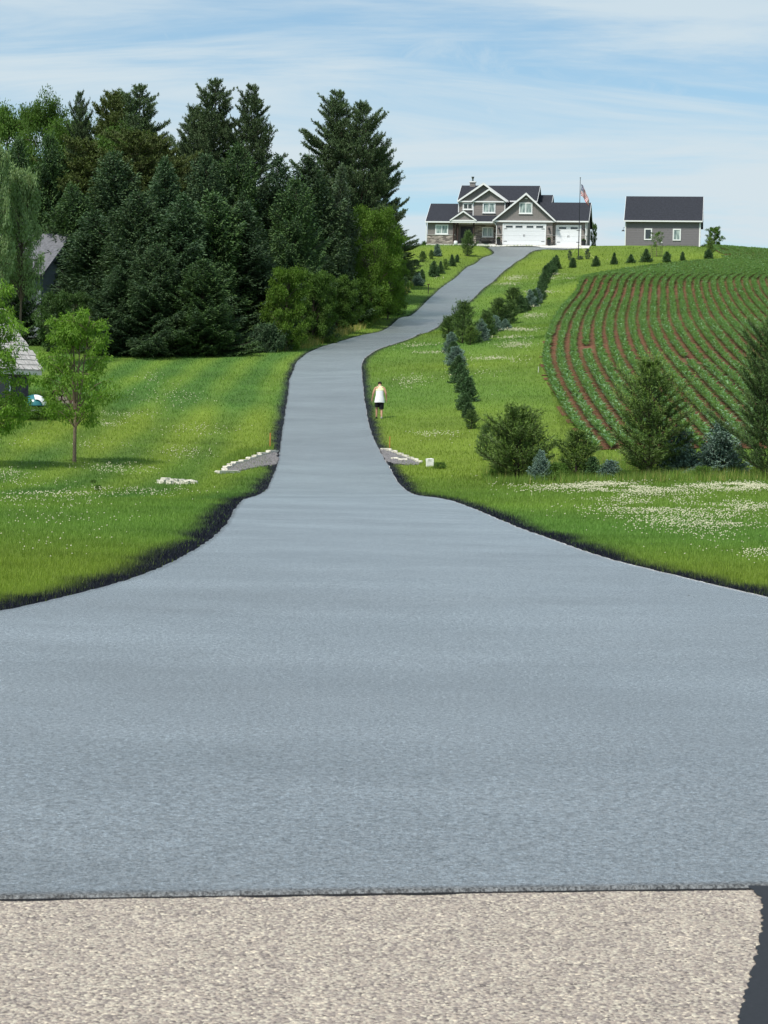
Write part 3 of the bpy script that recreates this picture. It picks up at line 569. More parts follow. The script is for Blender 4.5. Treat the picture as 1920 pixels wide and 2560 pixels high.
        z += dz*rng.uniform(.8, 1.2)*(1-.35*f if kind == 'spruce' else 1)
    # leader
    top = axis(H*.96); n = 16; s = rng.random(n)[:, None]
    for kx in ([(0, 0, 1.)] if kind != 'pine' else [(0, 0, 1.), (.55, 0, .8), (-.4, .4, .8), (-.1, -.6, .75)]):
        kv = np.array(kx); LL = H*(.05 if kind != 'pine' else .075); el = .05*q if H < 5 else .16*q
        fo.add(top+kv*LL*s, kv+rng.normal(0, .35, (n, 3)), el*1.5, el*.35, tipc*.95); segs.append((np.array([top, top+kv*LL]), np.array([.008, .003])*(1 if H < 5 else 2)))
    up = {'spruce': 1.3, 'pine': 0.3, 'wpine': .9}[kind]
    return fo, segs, up
def broadleaf(H, env, seed, leaf=.12, nleaf=26000, stems=1, first=.2, spread=.5, clump=.42, droop=0.0, slim=.45, gaps=.0, rad=None, nb=46, flat=.7, tips=(1.15, 1.12, .95)):
    """env(f)-> crown radius at height fraction f. branches carry twig clumps of leaves"""
    global rng; rng = np.random.default_rng(seed); fo = Foliage(); segs = []; r0 = rad or H*.018
    st = []
    for s in range(stems):
        a = rng.random()*6.28; sp = spread*H*.10*(stems > 1); zt = np.linspace(0, 1, 12); w = np.cumsum(rng.normal(0, .012*H, (12, 2)), 0)*.5
        f0 = .22 if stems > 1 else 0
        P = np.c_[(w[:, 0]*zt+math.cos(a)*sp*np.clip(zt-f0, 0, 1)*1.6), (w[:, 1]*zt+math.sin(a)*sp*np.clip(zt-f0, 0, 1)*1.6), zt*H*(.86 if s == 0 else rng.uniform(.72, .9))]
        if stems > 1: P[:, :2] *= np.clip((zt-.12)/.2, 0, 1)[:, None]
        st.append(P); segs.append((P, r0*(1-.9*zt)*(1 if s == 0 else .7)+.004))
    C = []; 
    for b in range(nb):
        P = st[b % stems]; f = first+(1-first)*((b+rng.random())/nb)**.9; z = f*H*.97
        if z > P[-1, 2]: z = P[-1, 2]*.96
        zb = max(first*H*.75, z-env(f)*.55); p0 = np.array([np.interp(zb, P[:, 2], P[:, 0]), np.interp(zb, P[:, 2], P[:, 1]), zb])
        az = b*2.399+rng.normal(0, .3); R = env(f)*rng.uniform(.62, 1.08); o = np.array([math.cos(az), math.sin(az), 0]); end = np.array([0, 0, z+rng.normal(0, .03*H)])+o*R+np.array([P[-1, 0], P[-1, 1], 0])*.2
        t = np.linspace(0, 1, 6)[:, None]; cur = p0+(end-p0)*t+np.array([0, 0, 1.])*(R*.16*np.sin(t*math.pi)) ; segs.append((cur, (r0*.32*(1-.85*t[:, 0])*(1-.5*f)+.003)))
        for j in range(4):
            tj = .45+.55*(j+.5)/4; c = p0+(end-p0)*tj; d = unit((rng.normal(0, 1, 3)+o*.7)[None])[0]; d[2] = abs(d[2])*.5; e = c+d*R*rng.uniform(.15, .38); segs.append((np.array([c, e]), np.array([.012, .004])*H/8)); C.append(e)
        C.append(end)
    C = np.array(C); nc = len(C); per = max(8, nleaf//nc); cs = clump*rng.uniform(.6, 1.25, nc)*(H/9)**.5
    off = rng.normal(0, 1, (nc, per, 3)); off = off/np.linalg.norm(off, axis=2, keepdims=True)*(rng.random((nc, per, 1))**.5)*cs[:, None, None]; off[..., 2] *= flat; off[..., 2] -= droop*np.linalg.norm(off[..., :2], axis=2)
    P = (C[:, None]+off).reshape(-1, 3); D = off.reshape(-1, 3)*.6/cs.repeat(per)[:, None]+rng.normal(0, .45, (nc*per, 3)); D[:, 2] -= droop*.8
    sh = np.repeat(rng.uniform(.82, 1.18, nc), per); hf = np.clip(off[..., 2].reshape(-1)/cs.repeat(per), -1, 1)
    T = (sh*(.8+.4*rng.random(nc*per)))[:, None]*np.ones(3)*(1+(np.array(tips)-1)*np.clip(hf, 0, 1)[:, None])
    fo.add(P, D, leaf*rng.uniform(.7, 1.3, len(P)), leaf*slim, T)
    return fo, segs, .8
def foliage_mat(name, c, trans=.25, rough=.6, objrand=.12): return mat(name, c, rough, .2, attr='tint', trans=trans, objrand=objrand)
mb_bark = mat('bark_grey', (.10, .080, .062), .95, .1, var=.4, vscale=14, bump=.8, bscale=20)
mb_pale = mat('bark_pale', (.20, .155, .11), .95, .1, var=.35, vscale=14, bump=.8, bscale=20)
G = {'spruce': foliage_mat('needles_spruce', (.075, .130, .066), .08), 'bluespruce': foliage_mat('needles_blue', (.195, .290, .245), .05), 'dgreen': foliage_mat('needles_deep', (.076, .138, .060), .08), 'wpine': foliage_mat('needles_whitepine', (.090, .136, .064), .10),
     'olive': foliage_mat('needles_olive', (.100, .130, .042), .15), 'ypine': foliage_mat('needles_youngpine', (.130, .200, .060), .10), 'ypine2': foliage_mat('needles_youngpine_dark', (.092, .152, .056), .10), 'broad': foliage_mat('leaves_green', (.090, .165, .032), .3), 'bright': foliage_mat('leaves_bright', (.108, .192, .028), .35),
     'silver': foliage_mat('leaves_silvery', (.19, .27, .125), .25), 'dark': foliage_mat('leaves_dark', (.065, .120, .036), .25), 'locust': foliage_mat('leaves_locust', (.155, .275, .040), .4), 'grey': foliage_mat('leaves_greygreen', (.09, .13, .08), .2)}
PROTO = {}
def proto(key, fn, material, bark=mb_bark, *a, **k):
    fo, segs, up = fn(*a, **k); cr = fo.mesh('crown', G[material], up); zc_ = np.empty(len(cr.vertices)*3, np.float32); cr.vertices.foreach_get('co', zc_); PROTO[key] = (cr, tubes_mesh('trunk', segs, bark), float(zc_[2::3].max()))
_pr = rng
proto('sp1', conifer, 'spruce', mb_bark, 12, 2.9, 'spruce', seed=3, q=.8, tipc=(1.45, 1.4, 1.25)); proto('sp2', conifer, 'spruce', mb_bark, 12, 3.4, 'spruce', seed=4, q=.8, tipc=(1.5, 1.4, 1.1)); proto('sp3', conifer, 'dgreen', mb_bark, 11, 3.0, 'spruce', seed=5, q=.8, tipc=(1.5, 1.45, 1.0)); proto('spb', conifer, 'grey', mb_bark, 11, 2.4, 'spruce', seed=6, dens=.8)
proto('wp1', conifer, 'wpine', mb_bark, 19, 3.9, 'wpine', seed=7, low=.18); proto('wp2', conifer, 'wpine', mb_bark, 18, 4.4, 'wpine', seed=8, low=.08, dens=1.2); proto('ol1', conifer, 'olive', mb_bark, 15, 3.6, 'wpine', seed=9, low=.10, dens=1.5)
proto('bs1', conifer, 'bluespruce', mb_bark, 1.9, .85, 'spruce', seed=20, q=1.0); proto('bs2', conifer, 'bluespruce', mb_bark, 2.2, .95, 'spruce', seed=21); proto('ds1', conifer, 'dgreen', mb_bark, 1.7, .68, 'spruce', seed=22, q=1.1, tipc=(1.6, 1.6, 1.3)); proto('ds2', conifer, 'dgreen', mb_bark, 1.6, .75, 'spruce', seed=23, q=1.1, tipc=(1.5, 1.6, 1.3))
proto('yp1', conifer, 'ypine', mb_bark, 4.1, 1.25, 'pine', seed=24, q=1.0, dens=1.7); proto('yp2', conifer, 'ypine', mb_bark, 2.8, 1.2, 'pine', seed=25, dens=1.7); proto('yp3', conifer, 'ypine2', mb_bark, 5.2, 1.8, 'pine', seed=26, dens=1.8); proto('yp4', conifer, 'ypine2', mb_bark, 2.6, .75, 'pine', seed=27, q=1.25, dens=.9); proto('yp5', conifer, 'ypine', mb_bark, 1.7, .65, 'pine', seed=28, q=1.1, dens=.7)
rd = lambda R, lo=.12: (lambda f: R*math.sqrt(max(.03, math.sin(math.pi*min(1, max(0, (f-lo)/(1.04-lo)))**.85))))
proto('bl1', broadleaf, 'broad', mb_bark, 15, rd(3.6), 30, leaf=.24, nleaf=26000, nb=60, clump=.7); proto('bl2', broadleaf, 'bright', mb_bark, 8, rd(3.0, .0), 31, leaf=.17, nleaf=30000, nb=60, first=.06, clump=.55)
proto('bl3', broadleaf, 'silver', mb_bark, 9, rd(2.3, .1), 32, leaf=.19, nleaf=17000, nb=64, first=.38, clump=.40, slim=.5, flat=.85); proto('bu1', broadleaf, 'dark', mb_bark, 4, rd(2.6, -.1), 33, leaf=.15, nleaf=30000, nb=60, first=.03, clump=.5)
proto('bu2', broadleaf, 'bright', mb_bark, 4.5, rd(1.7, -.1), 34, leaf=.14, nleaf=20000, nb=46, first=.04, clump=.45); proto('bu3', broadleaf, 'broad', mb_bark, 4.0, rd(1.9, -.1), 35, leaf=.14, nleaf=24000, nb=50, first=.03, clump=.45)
def loc_env(f): return np.interp(f, [0, .22, .30, .45, .58, .75, .88, 1], [.2, .4, 1.45, 1.5, 1.55, 1.15, .75, .25])
proto('lo1', broadleaf, 'locust', mb_pale, 5.5, loc_env, 36, leaf=.15, nleaf=10500, stems=4, first=.26, clump=.42, droop=.35, slim=.32, nb=44, rad=.075, flat=.42, tips=(1.25, 1.2, .9)); proto('lo2', broadleaf, 'locust', mb_pale, 5.8, lambda f: np.interp(f, [0, .15, .3, .6, .85, 1], [.3, .9, 2.1, 2.0, 1.2, .3]), 37, leaf=.15, nleaf=19000, stems=3, first=.18, clump=.45, droop=.35, slim=.32, nb=52, rad=.08, flat=.42, tips=(1.2, 1.2, .9))
proto('st1', broadleaf, 'broad', mb_pale, 3.1, lambda f: np.interp(f, [0, .38, .55, .8, 1], [.1, .3, .85, .7, .2]), 38, leaf=.13, nleaf=900, first=.42, clump=.28, nb=16, rad=.03); proto('st2', broadleaf, 'broad', mb_bark, 3.0, rd(1.15, -.05), 39, leaf=.13, nleaf=9000, first=.04, clump=.32, nb=40)
proto('sh1', broadleaf, 'grey', mb_bark, 1.2, rd(.3, -.1), 40, leaf=.07, nleaf=2500, first=.03, clump=.3, nb=20, rad=.02); proto('sh2', broadleaf, 'grey', mb_bark, .55, rd(.5, -.3), 41, leaf=.06, nleaf=2500, first=.03, clump=.4, nb=20, rad=.02); proto('we1', broadleaf, 'broad', mb_bark, .9, rd(.8, -.3), 42, leaf=.09, nleaf=3500, first=.03, clump=.6, nb=20, rad=.012)
proto('ju1', conifer, 'spruce', mb_bark, 1.3, 1.9, 'spruce', seed=43, q=1.6, low=.02)
rng = _pr
used = {}
NOM = {'sp1': 5.1, 'sp2': 5.8, 'sp3': 5.3, 'spb': 4.6, 'wp1': 6.6, 'wp2': 7.6, 'ol1': 6.2}
def plant(key, name, x, y, H, W=None, label='', cat='tree', group=None, zoff=0.0):
    """a plant of height H (and crown width W) standing at x, y"""
    cm_, tm_, H0 = PROTO[key]
    if W is None: sx = H/H0
    else:
        if key not in used:
            v = np.empty(len(cm_.vertices)*3, np.float32); cm_.vertices.foreach_get('co', v); v = v.reshape(-1, 3); r = np.hypot(v[:, 0], v[:, 1]); used[key] = 2*np.percentile(r, 97.5)
        sx = W/NOM.get(key, used[key])
    e = empty(name, (x, y, float(gz(x, y))-.02+zoff), rng.random()*6.28, label, cat, group); e.scale = (sx, sx, H/H0)
    for nm, me in (('trunk', tm_), ('crown', cm_)):
        o = bpy.data.objects.new(nm, me); col.objects.link(o); o.parent = e
    return e
def plant_px(key, name, px, ytop, d, wpx, label, cat='tree', group=None, ybase=None, sink=0.0):
    """site survey: trunk seen at px; either its foot (ybase) is seen, or its distance d is known; crown top seen at ytop"""
    if ybase is not None: q = hit1(px, ybase); d = q[1]
    else: q = pt(px, 1000, d); q = q.copy(); q[2] = gz(q[0], q[1])
    t = pt(px, ytop, d); H = (t[2]-q[2])*(1.035 if key[:2] in ('wp', 'ol') else 1.0)
    return plant(key, name, q[0], q[1], H, wpx/F*d if wpx else None, label, cat, group, -sink)

# the wood on the left, back to front: key, kind name, px, top py, distance, width px, label
WOOD = [
('bl1','broadleaf_tree',20,235,188,190,'open-topped broadleaf tree cut by the left edge, back of the wood'),
('bl1','broadleaf_tree',95,212,182,150,'tall loose broadleaf tree with a see-through rounded top at the far left of the wood'),
('bl1','broadleaf_tree',160,262,178,170,'green broadleaf tree with a flat bushy top left of the narrow dark pine'),
('wp1','pine_tree',190,238,176,70,'narrow dark pine top standing up beside the flat-topped broadleaf tree'),
('ol1','larch_tree',262,232,176,170,'olive green thin-topped larch with a spiky crown in the back row'),
('bl1','broadleaf_tree',300,290,170,170,'dull green broadleaf tree tucked between the larch and the open pine'),
('wp1','pine_tree',337,222,172,150,'sparse open pine leaning out over the gap with sky behind its boughs'),
('ol1','larch_tree',395,345,165,150,'olive conifer sloping down toward the pale green gap in the treeline'),
('bl1','broadleaf_tree',440,372,186,110,'pale green broadleaf tree seen far back in the gap of the treeline'),
('wp1','pine_tree',525,208,166,150,'tallest rounded white pine left of centre in the wood'),
('wp1','pine_tree',612,222,164,125,'white pine with a notched narrow top, twin to the tallest rounded one'),
('wp2','pine_tree',480,270,168,130,'lower white pine filling the left flank of the tallest rounded pine'),
('wp1','pine_tree',825,236,186,150,'white pine with an upright pointed crown, left of the pair near the drive'),
('wp2','pine_tree',900,262,184,138,'large dark white pine whose long boughs reach toward the new house'),
('wp2','pine_tree',935,380,200,110,'ragged pine on the right flank of the wood with boughs against the sky'),
('ol1','larch_tree',215,355,160,190,'brownish green conifer with blunt top behind the front spruces'),
('sp3','spruce_tree',30,330,160,170,'dark green spruce behind the silvery tree at the left edge'),
('sp3','spruce_tree',120,320,158,190,'broad dark spruce standing behind the old grey roof'),
('ol1','larch_tree',330,330,158,190,'olive brown conifer in the middle rank below the open pine'),
('sp2','spruce_tree',270,365,152,250,'brown-tinged spruce with drooping boughs over the round bush'),
('sp3','spruce_tree',178,450,149,200,'deep green spruce right of the old house roof'),
('sp1','spruce_tree',415,385,148,210,'blackish spruce with a blunt rounded top in the front rank'),
('sp2','spruce_tree',510,372,151,190,'spruce directly below the tallest rounded white pine'),
('sp3','spruce_tree',585,345,153,200,'sharp-pointed spruce rising in front of the notched pine'),
('sp1','spruce_tree',668,378,155,190,'dark spruce with side spires filling the notch of the treeline'),
('sp2','spruce_tree',765,375,172,220,'blue-tinged spruce in front of the pointed white pine'),
('spb','spruce_tree',835,400,174,110,'narrow silvery blue spruce between the dark spruces and the big pine'),
('sp3','spruce_tree',730,430,152,180,'mid-height dark spruce over the bright broadleaf shrubs'),
('sp1','spruce_tree',240,520,143,240,'wide front spruce just right of the round bush'),
('sp2','spruce_tree',330,468,142,250,'front spruce with layered boughs sweeping down to the lawn'),
('sp1','spruce_tree',430,478,141,240,'broad front spruce above the middle of the lawn edge'),
('sp3','spruce_tree',525,470,143,230,'front spruce with bright new tips, second from the bright shrubs'),
('sp1','spruce_tree',620,500,144,230,'front spruce hanging over the first bright broadleaf shrub'),
('sp2','spruce_tree',380,600,137,200,'short front spruce with a rounded crown at the lawn edge'),
('sp3','spruce_tree',500,640,137,190,'low front spruce with a pointed crown at the lawn edge'),
('sp1','spruce_tree',300,660,137,170,'low left spruce whose skirt touches the lawn'),
('bl2','broadleaf_tree',925,505,176,165,'bright yellow-green rounded broadleaf tree under the big white pine'),
('bl2','broadleaf_tree',965,600,180,100,'smaller bright green broadleaf tree low beside the rounded one'),
('bu2','broadleaf_shrub',712,655,140,125,'bright green upright shrub at the right end of the front spruces'),
('bu3','broadleaf_shrub',778,668,149,130,'leafy mid-green shrub, second along the tall grass verge'),
('bu3','broadleaf_shrub',838,680,160,120,'darker leafy shrub, third along the tall grass verge'),
('bu3','broadleaf_shrub',888,690,172,110,'dark shrub below the bright rounded broadleaf tree'),
('wp2','pine_tree',982,560,212,90,'dark brownish pine low beside the row of young trees on the slope'),
('sp3','spruce_tree',22,520,141,130,'dark conifer at the left edge shading the old grey house'),
('bu1','broadleaf_shrub',960,700,190,110,'dark shrub in shade at the upper end of the grass verge'),
('bl3','silver_tree',48,400,128,112,'pale silvery green tree with upswept boughs at the left edge'),
('bl3','silver_tree',-22,335,126,100,'silvery tree cut off by the left edge of the photo, above the shed'),
('bu1','round_bush',175,722,138,175,'big round dark green bush beside the old grey house'),
('bu3','round_bush',235,735,139,90,'smaller bush pressed against the right of the big round one'),
]
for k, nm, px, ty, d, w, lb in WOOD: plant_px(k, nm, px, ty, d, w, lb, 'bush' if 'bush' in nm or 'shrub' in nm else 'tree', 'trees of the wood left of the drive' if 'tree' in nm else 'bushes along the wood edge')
for px, ty, yb, w, lb in ((345,842,884,130,'low creeping juniper under the left part of the spruces'),(440,846,883,130,'low creeping juniper under the middle of the spruces'),(530,842,882,120,'low creeping juniper nearing the right end of the spruces'),(610,826,880,120,'creeping juniper at the foot of the last front spruce'),(668,800,880,100,'juniper mound below the first bright shrub'),(150,862,880,70,'small juniper alone beside the round bush'),(285,838,884,100,'dark juniper at the left corner of the spruces')):
    plant_px('ju1', 'juniper_bush', px, ty, None, w, lb, 'bush', 'creeping junipers at the lawn edge', ybase=yb)
# locusts on the left lawn
plant_px('lo1', 'locust_tree', 186, 764, None, 205, 'young multi-stemmed locust tree with feathery bright leaves alone on the left lawn', 'tree', None, ybase=1156)
plant_px('lo2', 'locust_tree', -56, 690, 72, 290, 'feathery locust tree whose branches enter from the left edge of the photo', 'tree')
# evergreens beside the field, front row
FRONT = [
('yp2','pine_sapling',1292,985,1200,215,'bushy young pine with many upright pale candles at the drive end of the front row'),
('yp1','pine_sapling',1622,866,1192,225,'tallest front-row young pine, its pointed top crossing the corn rows'),
('yp3','pine_sapling',1925,772,1198,260,'very large dense pine cut by the right edge of the photo'),
('bs1','blue_spruce',1352,1120,1204,60,'tiny silver-blue spruce at the foot of the bushy candled pine'),
('yp5','pine_sapling',1440,1066,1198,120,'thin yellow-green pine with a single tall leader, left of the tallest one'),
('ds2','spruce_sapling',1480,1138,1198,75,'low dark spruce between the thin pine and the tallest pine'),
('bs1','blue_spruce',1525,1146,1200,80,'low grey-blue spruce tucked against the left of the tallest pine'),
('bs2','blue_spruce',1700,1058,1190,122,'full silver-blue spruce right of the tallest front-row pine'),
('bs1','blue_spruce',1800,1046,1191,142,'widest blue spruce, beside the very large dense pine'),
('yp4','pine_sapling',1215,1048,1150,60,'dark slim pine just behind the bushy candled pine'),
('ds1','spruce_sapling',1256,1110,1178,60,'small blue-green spruce half hidden by the bushy candled pine'),
]
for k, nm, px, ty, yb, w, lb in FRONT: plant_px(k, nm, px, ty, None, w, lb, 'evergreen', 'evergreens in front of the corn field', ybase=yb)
ROW = [
('yp4',1178,1018,1072,44,'young pine nearest the front row in the line climbing the slope'),
('ds1',1170,1003,1044,38,'small pointed spruce, second in the line up the slope'),
('ds2',1170,938,1003,54,'dark spruce with a full skirt, third in the line up the slope'),
('ds2',1151,905,957,50,'dark spruce, fourth in the line up the slope'),
('bs1',1140,862,914,56,'pale blue-green spruce, fifth in the line up the slope'),
('bs2',1127,828,882,44,'deep blue spruce standing below the tall spindly pine'),
('yp4',1156,739,860,66,'tall spindly pine whose bare top crosses the driveway'),
('yp5',1176,812,862,44,'yellowish small pine at the foot of the tall spindly one'),
('bs2',1202,795,855,44,'bright blue spruce right of the tall spindly pine'),
('yp4',1120,782,850,50,'leaning thin pine reaching over the edge of the drive'),
('yp4',1216,766,845,50,'light green pine behind the bright blue spruce'),
('bs1',1238,786,829,38,'blue spruce in the middle of the hillside line'),
('yp4',1246,735,824,62,'dark full pine, largest in the middle of the hillside line'),
('bs1',1262,795,824,28,'little blue spruce at the foot of the largest hillside pine'),
('yp4',1276,742,810,46,'dark pine just uphill of the largest hillside pine'),
('yp4',1284,710,783,56,'dense round pine above the middle of the hillside line'),
('ds1',1303,735,782,30,'small spruce to the right of the dense round pine'),
('bs2',1325,722,769,36,'blue spruce with a broad base two thirds up the line'),
('bs1',1342,718,760,32,'spruce overlapping its broad-based blue neighbour'),
('ds1',1350,702,745,32,'dark spruce two places below the top of the line'),
('ds1',1364,660,700,30,'spruce near the top of the hillside line, left of the gap'),
('ds2',1377,650,688,28,'spruce just below the topmost of the hillside line'),
('ds1',1391,635,673,24,'topmost small spruce of the hillside line'),
('ds1',1358,690,722,28,'middling spruce between the two dark ones near the top'),
]
for k, px, ty, yb, w, lb in ROW: plant_px(k, 'pine_sapling' if k[0] == 'y' else ('blue_spruce' if k[0] == 'b' else 'spruce_sapling'), px, ty, None, w*1.12, lb, 'evergreen', 'line of young evergreens climbing the slope', ybase=yb)
TOP = [
('ds1',1432,642,669,25,'young spruce in front of the flagpole bed'),
('ds1',1490,637,666,23,'young spruce right of the flagpole bed, first toward the grey outbuilding'),
('ds1',1535,629,661,20,'slim young spruce left of the grey outbuilding'),
('ds2',1577,634,658,25,'squat young spruce below the left corner of the grey outbuilding'),
('ds2',1615,620,656,31,'largest young spruce in the hilltop row, left of the staked tree'),
('ds2',1667,627,656,29,'round young spruce right of the staked tree'),
('ds1',1706,627,652,18,'narrow last young spruce under the right window of the outbuilding'),
('ds2',1771,622,647,30,'dark small spruce below the round broadleaf tree on the skyline')]
for k, px, ty, yb, w, lb in TOP: plant_px(k, 'spruce_sapling', px, ty, None, w, lb, 'evergreen', 'row of young spruces along the hilltop', ybase=yb)
plant_px('yp5', 'pine_sapling', 1774, 590, None, 28, 'light green pine rising between the dark small spruce and the skyline tree', 'evergreen', ybase=644)
SL = [('bs2',1093,608,640,27,'blue spruce on the lawn under the left wing of the house'),('yp4',1169,570,640,42,'tall full pine in front of the porch'),('yp4',1078,622,648,17,'narrow pine beside the lawn blue spruce'),('yp4',1057,624,655,27,'pine with a thin leader left of the lawn blue spruce'),
('ds2',1043,648,664,17,'small round spruce at the edge of the dark pine shade'),('ds2',1084,650,691,32,'widest dark spruce in the cluster left of the drive'),('ds1',1101,650,684,20,'spruce touching the right of the widest dark one'),('yp5',1113,645,674,20,'light green pine in the cluster left of the drive'),
('ds1',1130,634,665,21,'dark pointed spruce close to the drive'),('ds1',1143,634,656,15,'slim spruce nearest the drive in the upper cluster'),('ds1',1055,671,703,21,'dark spruce above the spreading blue one'),('bs1',1043,678,714,36,'spreading blue spruce beside the marker post'),
('ds1',1012,690,731,32,'dark spruce lowest on the left slope by the wood'),('yp5',1028,655,705,34,'pale green pine between the wood and the blue spruce')]
for k, px, ty, yb, w, lb in SL: plant_px(k, 'pine_sapling' if k[0] == 'y' else ('blue_spruce' if k[0] == 'b' else 'spruce_sapling'), px, ty, None, w, lb, 'evergreen', 'young evergreens on the slope left of the drive', ybase=yb)
plant_px('st2', 'broadleaf_tree', 1776, 563, 257, 46, 'round bushy broadleaf tree on the skyline right of the outbuilding', 'tree')
plant_px('st1', 'staked_tree', 1641, 577, None, 38, 'young thin-leaved tree inside a wire cage before the outbuilding', 'tree', ybase=642)
plant_px('st2', 'garden_tree', 1474, 552, 262, 18, 'narrow green tree against the right end of the house', 'tree')
plant_px('sh1', 'columnar_shrub', 1424, 624, None, 12, 'upright grey-green shrub left of the flagpole', 'bush', 'shrubs round the flagpole', ybase=650)
plant_px('sh1', 'columnar_shrub', 1469, 620, None, 14, 'taller upright grey-green shrub right of the flagpole', 'bush', 'shrubs round the flagpole', ybase=648)
plant_px('sh2', 'low_shrub', 1450, 638, None, 22, 'low rounded shrub at the foot of the flagpole', 'bush', 'shrubs round the flagpole', ybase=649)
for px, ty, yb, w, lb in ((40,990,1040,150,'leafy weeds at the foot of the shed wall'),(95,1012,1048,130,'leafy weeds in front of the teal boat'),(160,1004,1036,110,'weeds right of the log pile'),(10,1010,1046,80,'dense weeds at the left edge below the shed'),(245,1208,1228,22,'dark little clump of weeds on the left lawn, nearer the locust trunk'),(232,1196,1207,22,'small tuft of weeds on the left lawn behind the darker clump'),(1100,1152,1172,40,'weedy tuft beside the white rock'),(1395,1150,1203,70,'yellow-green weeds between the tiny blue spruce and the thin pine'),(1245,1168,1200,60,'weeds at the drive-side foot of the bushy candled pine'),(1560,1170,1200,60,'weeds under the left side of the tallest front pine'),(1755,1160,1200,60,'weeds between the two largest blue spruces')):
    plant_px('we1', 'weed_clump', px, ty, None, w, lb, 'weeds', 'clumps of weeds', ybase=yb)
for px, ty, yb, w, lb in ((1062,600,612,34,'dark distant hedge meeting the sky left of the house'),):
    plant_px('bu1', 'hedge', px, ty, 275, 60, lb, 'bush')

for px, ty, yb, w in ((1161,980,1024,46),(1160,925,980,50),(1145,885,935,50),(1134,850,898,46),(1190,820,858,42),(1222,800,838,44),(1256,780,818,44),(1270,765,803,44),(1312,742,777,38),(1334,720,764,36),(1346,710,752,34),(1354,695,733,32),(1361,675,711,30),(1370,655,694,28),(1384,640,680,26)):
    plant_px('ds1' if w % 4 else 'ds2', 'spruce_sapling', px, ty, None, w, 'small dark spruce squeezed between taller neighbours in the line climbing the slope', 'evergreen', 'line of young evergreens climbing the slope', ybase=yb)
# ---------------------------------------------------------------- the new house on the hill
m_sid = mat('siding_taupe', (.235, .205, .190), .8, .3, var=.06, vscale=3, bands=(2, .20, -.012)); m_bb = mat('board_taupe', (.215, .195, .185), .8, .3, var=.06, vscale=3, bands=(0, .30, .01)); m_sidg = mat('siding_grey', (.190, .175, .185), .8, .3, var=.06, vscale=3, bands=(2, .20, -.012))
m_roof = mat('shingles_charcoal', (.030, .032, .040), .9, .25, var=.45, vscale=7, bump=.6, bscale=12); m_white = mat('trim_white', (.80, .80, .79), .6, .4, var=.04, vscale=3); m_door = mat('garage_white', (.74, .75, .76), .55, .4, bands=(2, .53, -.010), var=.03)
m_dark = mat('dark_metal', (.015, .015, .017), .5, .5); m_wood = mat('porch_post_brown', (.045, .028, .022), .7, .3, var=.2); m_fdoor = mat('front_door_dark', (.018, .016, .018), .4, .5); m_gl = mat('dark_glass', (.04, .05, .055), .12, .6, var=.3, vscale=6)
def stone_mat():
    m = bpy.data.materials.new('ledge_stone'); m.use_nodes = True; nt = m.node_tree; n = nt.nodes; l = nt.links; p = n['Principled BSDF']; t = n.new('ShaderNodeTexCoord'); mp = n.new('ShaderNodeMapping'); mp.inputs['Scale'].default_value = (2.6, 2.6, 8); l.new(t.outputs['Object'], mp.inputs[0])
    v = n.new('ShaderNodeTexVoronoi'); l.new(mp.outputs[0], v.inputs[0]); v.inputs['Scale'].default_value = 1; r = n.new('ShaderNodeValToRGB'); l.new(v.outputs['Color'], r.inputs[0]); e = r.color_ramp.elements; e[0].color = (.10, .085, .075, 1); e[0].position = .15; e[1].color = (.42, .36, .31, 1); e[1].position = .85; k = e.new(.5); k.color = (.22, .185, .165, 1)
    l.new(r.outputs[0], p.inputs['Base Color']); p.inputs['Roughness'].default_value = .9; b = n.new('ShaderNodeBump'); b.inputs['Distance'].default_value = .05; b.invert = True; l.new(v.outputs['Distance'], b.inputs['Height']); l.new(b.outputs[0], p.inputs['Normal']); return m
m_stone = stone_mat()
def pane_mat(name, a, b):
    m = bpy.data.materials.new(name); m.use_nodes = True; nt = m.node_tree; n = nt.nodes; l = nt.links; p = n['Principled BSDF']; t = n.new('ShaderNodeTexCoord'); mp = n.new('ShaderNodeMapping'); mp.inputs['Scale'].default_value = (5, 5, .7); l.new(t.outputs['Object'], mp.inputs[0]); v = n.new('ShaderNodeTexNoise'); l.new(mp.outputs[0], v.inputs[0]); v.inputs['Scale'].default_value = 1.3
    r = n.new('ShaderNodeValToRGB'); l.new(v.outputs[0], r.inputs[0]); e = r.color_ramp.elements; e[0].position = .38; e[0].color = (*a, 1); e[1].position = .62; e[1].color = (*b, 1); l.new(r.outputs[0], p.inputs['Base Color']); p.inputs['Roughness'].default_value = .15; return m
m_pane = pane_mat('curtained_pane', (.12, .17, .17), (.46, .54, .50)); m_pane2 = pane_mat('shaded_pane', (.025, .03, .03), (.12, .14, .13))
house = empty('house', (H_O[0], H_O[1], H_Z), H_Y, 'taupe two-storey house with white gables, stone base and three-bay garage at the driveway top', 'house')
def window(par, x0, x1, y, z0, z1, pane=None, n=2, fr_=.12, name='window', sill=True):
    f = MB(); f.box(x0, x1, y-.07, y+.02, z0, z0+fr_).box(x0, x1, y-.07, y+.02, z1-fr_, z1).box(x0, x0+fr_, y-.07, y+.02, z0+fr_, z1-fr_).box(x1-fr_, x1, y-.07, y+.02, z0+fr_, z1-fr_)
    for i in range(1, n): xm = x0+(x1-x0)*i/n; f.box(xm-.045, xm+.045, y-.065, y+.02, z0+fr_, z1-fr_)
    w = f.build(name, m_white, par)
    for i in range(n):
        a = x0+(x1-x0)*i/n+(.045 if i else fr_); b = x0+(x1-x0)*(i+1)/n-(.045 if i < n-1 else fr_); MB().box(a, b, y-.03, y+.015, z0+fr_, z1-fr_).build('pane', pane or m_pane, w)
    if sill: MB().box(x0-.05, x1+.05, y-.11, y+.02, z0-.06, z0-.002).build('sill', m_white, w)
    return w
Bs = -1.3
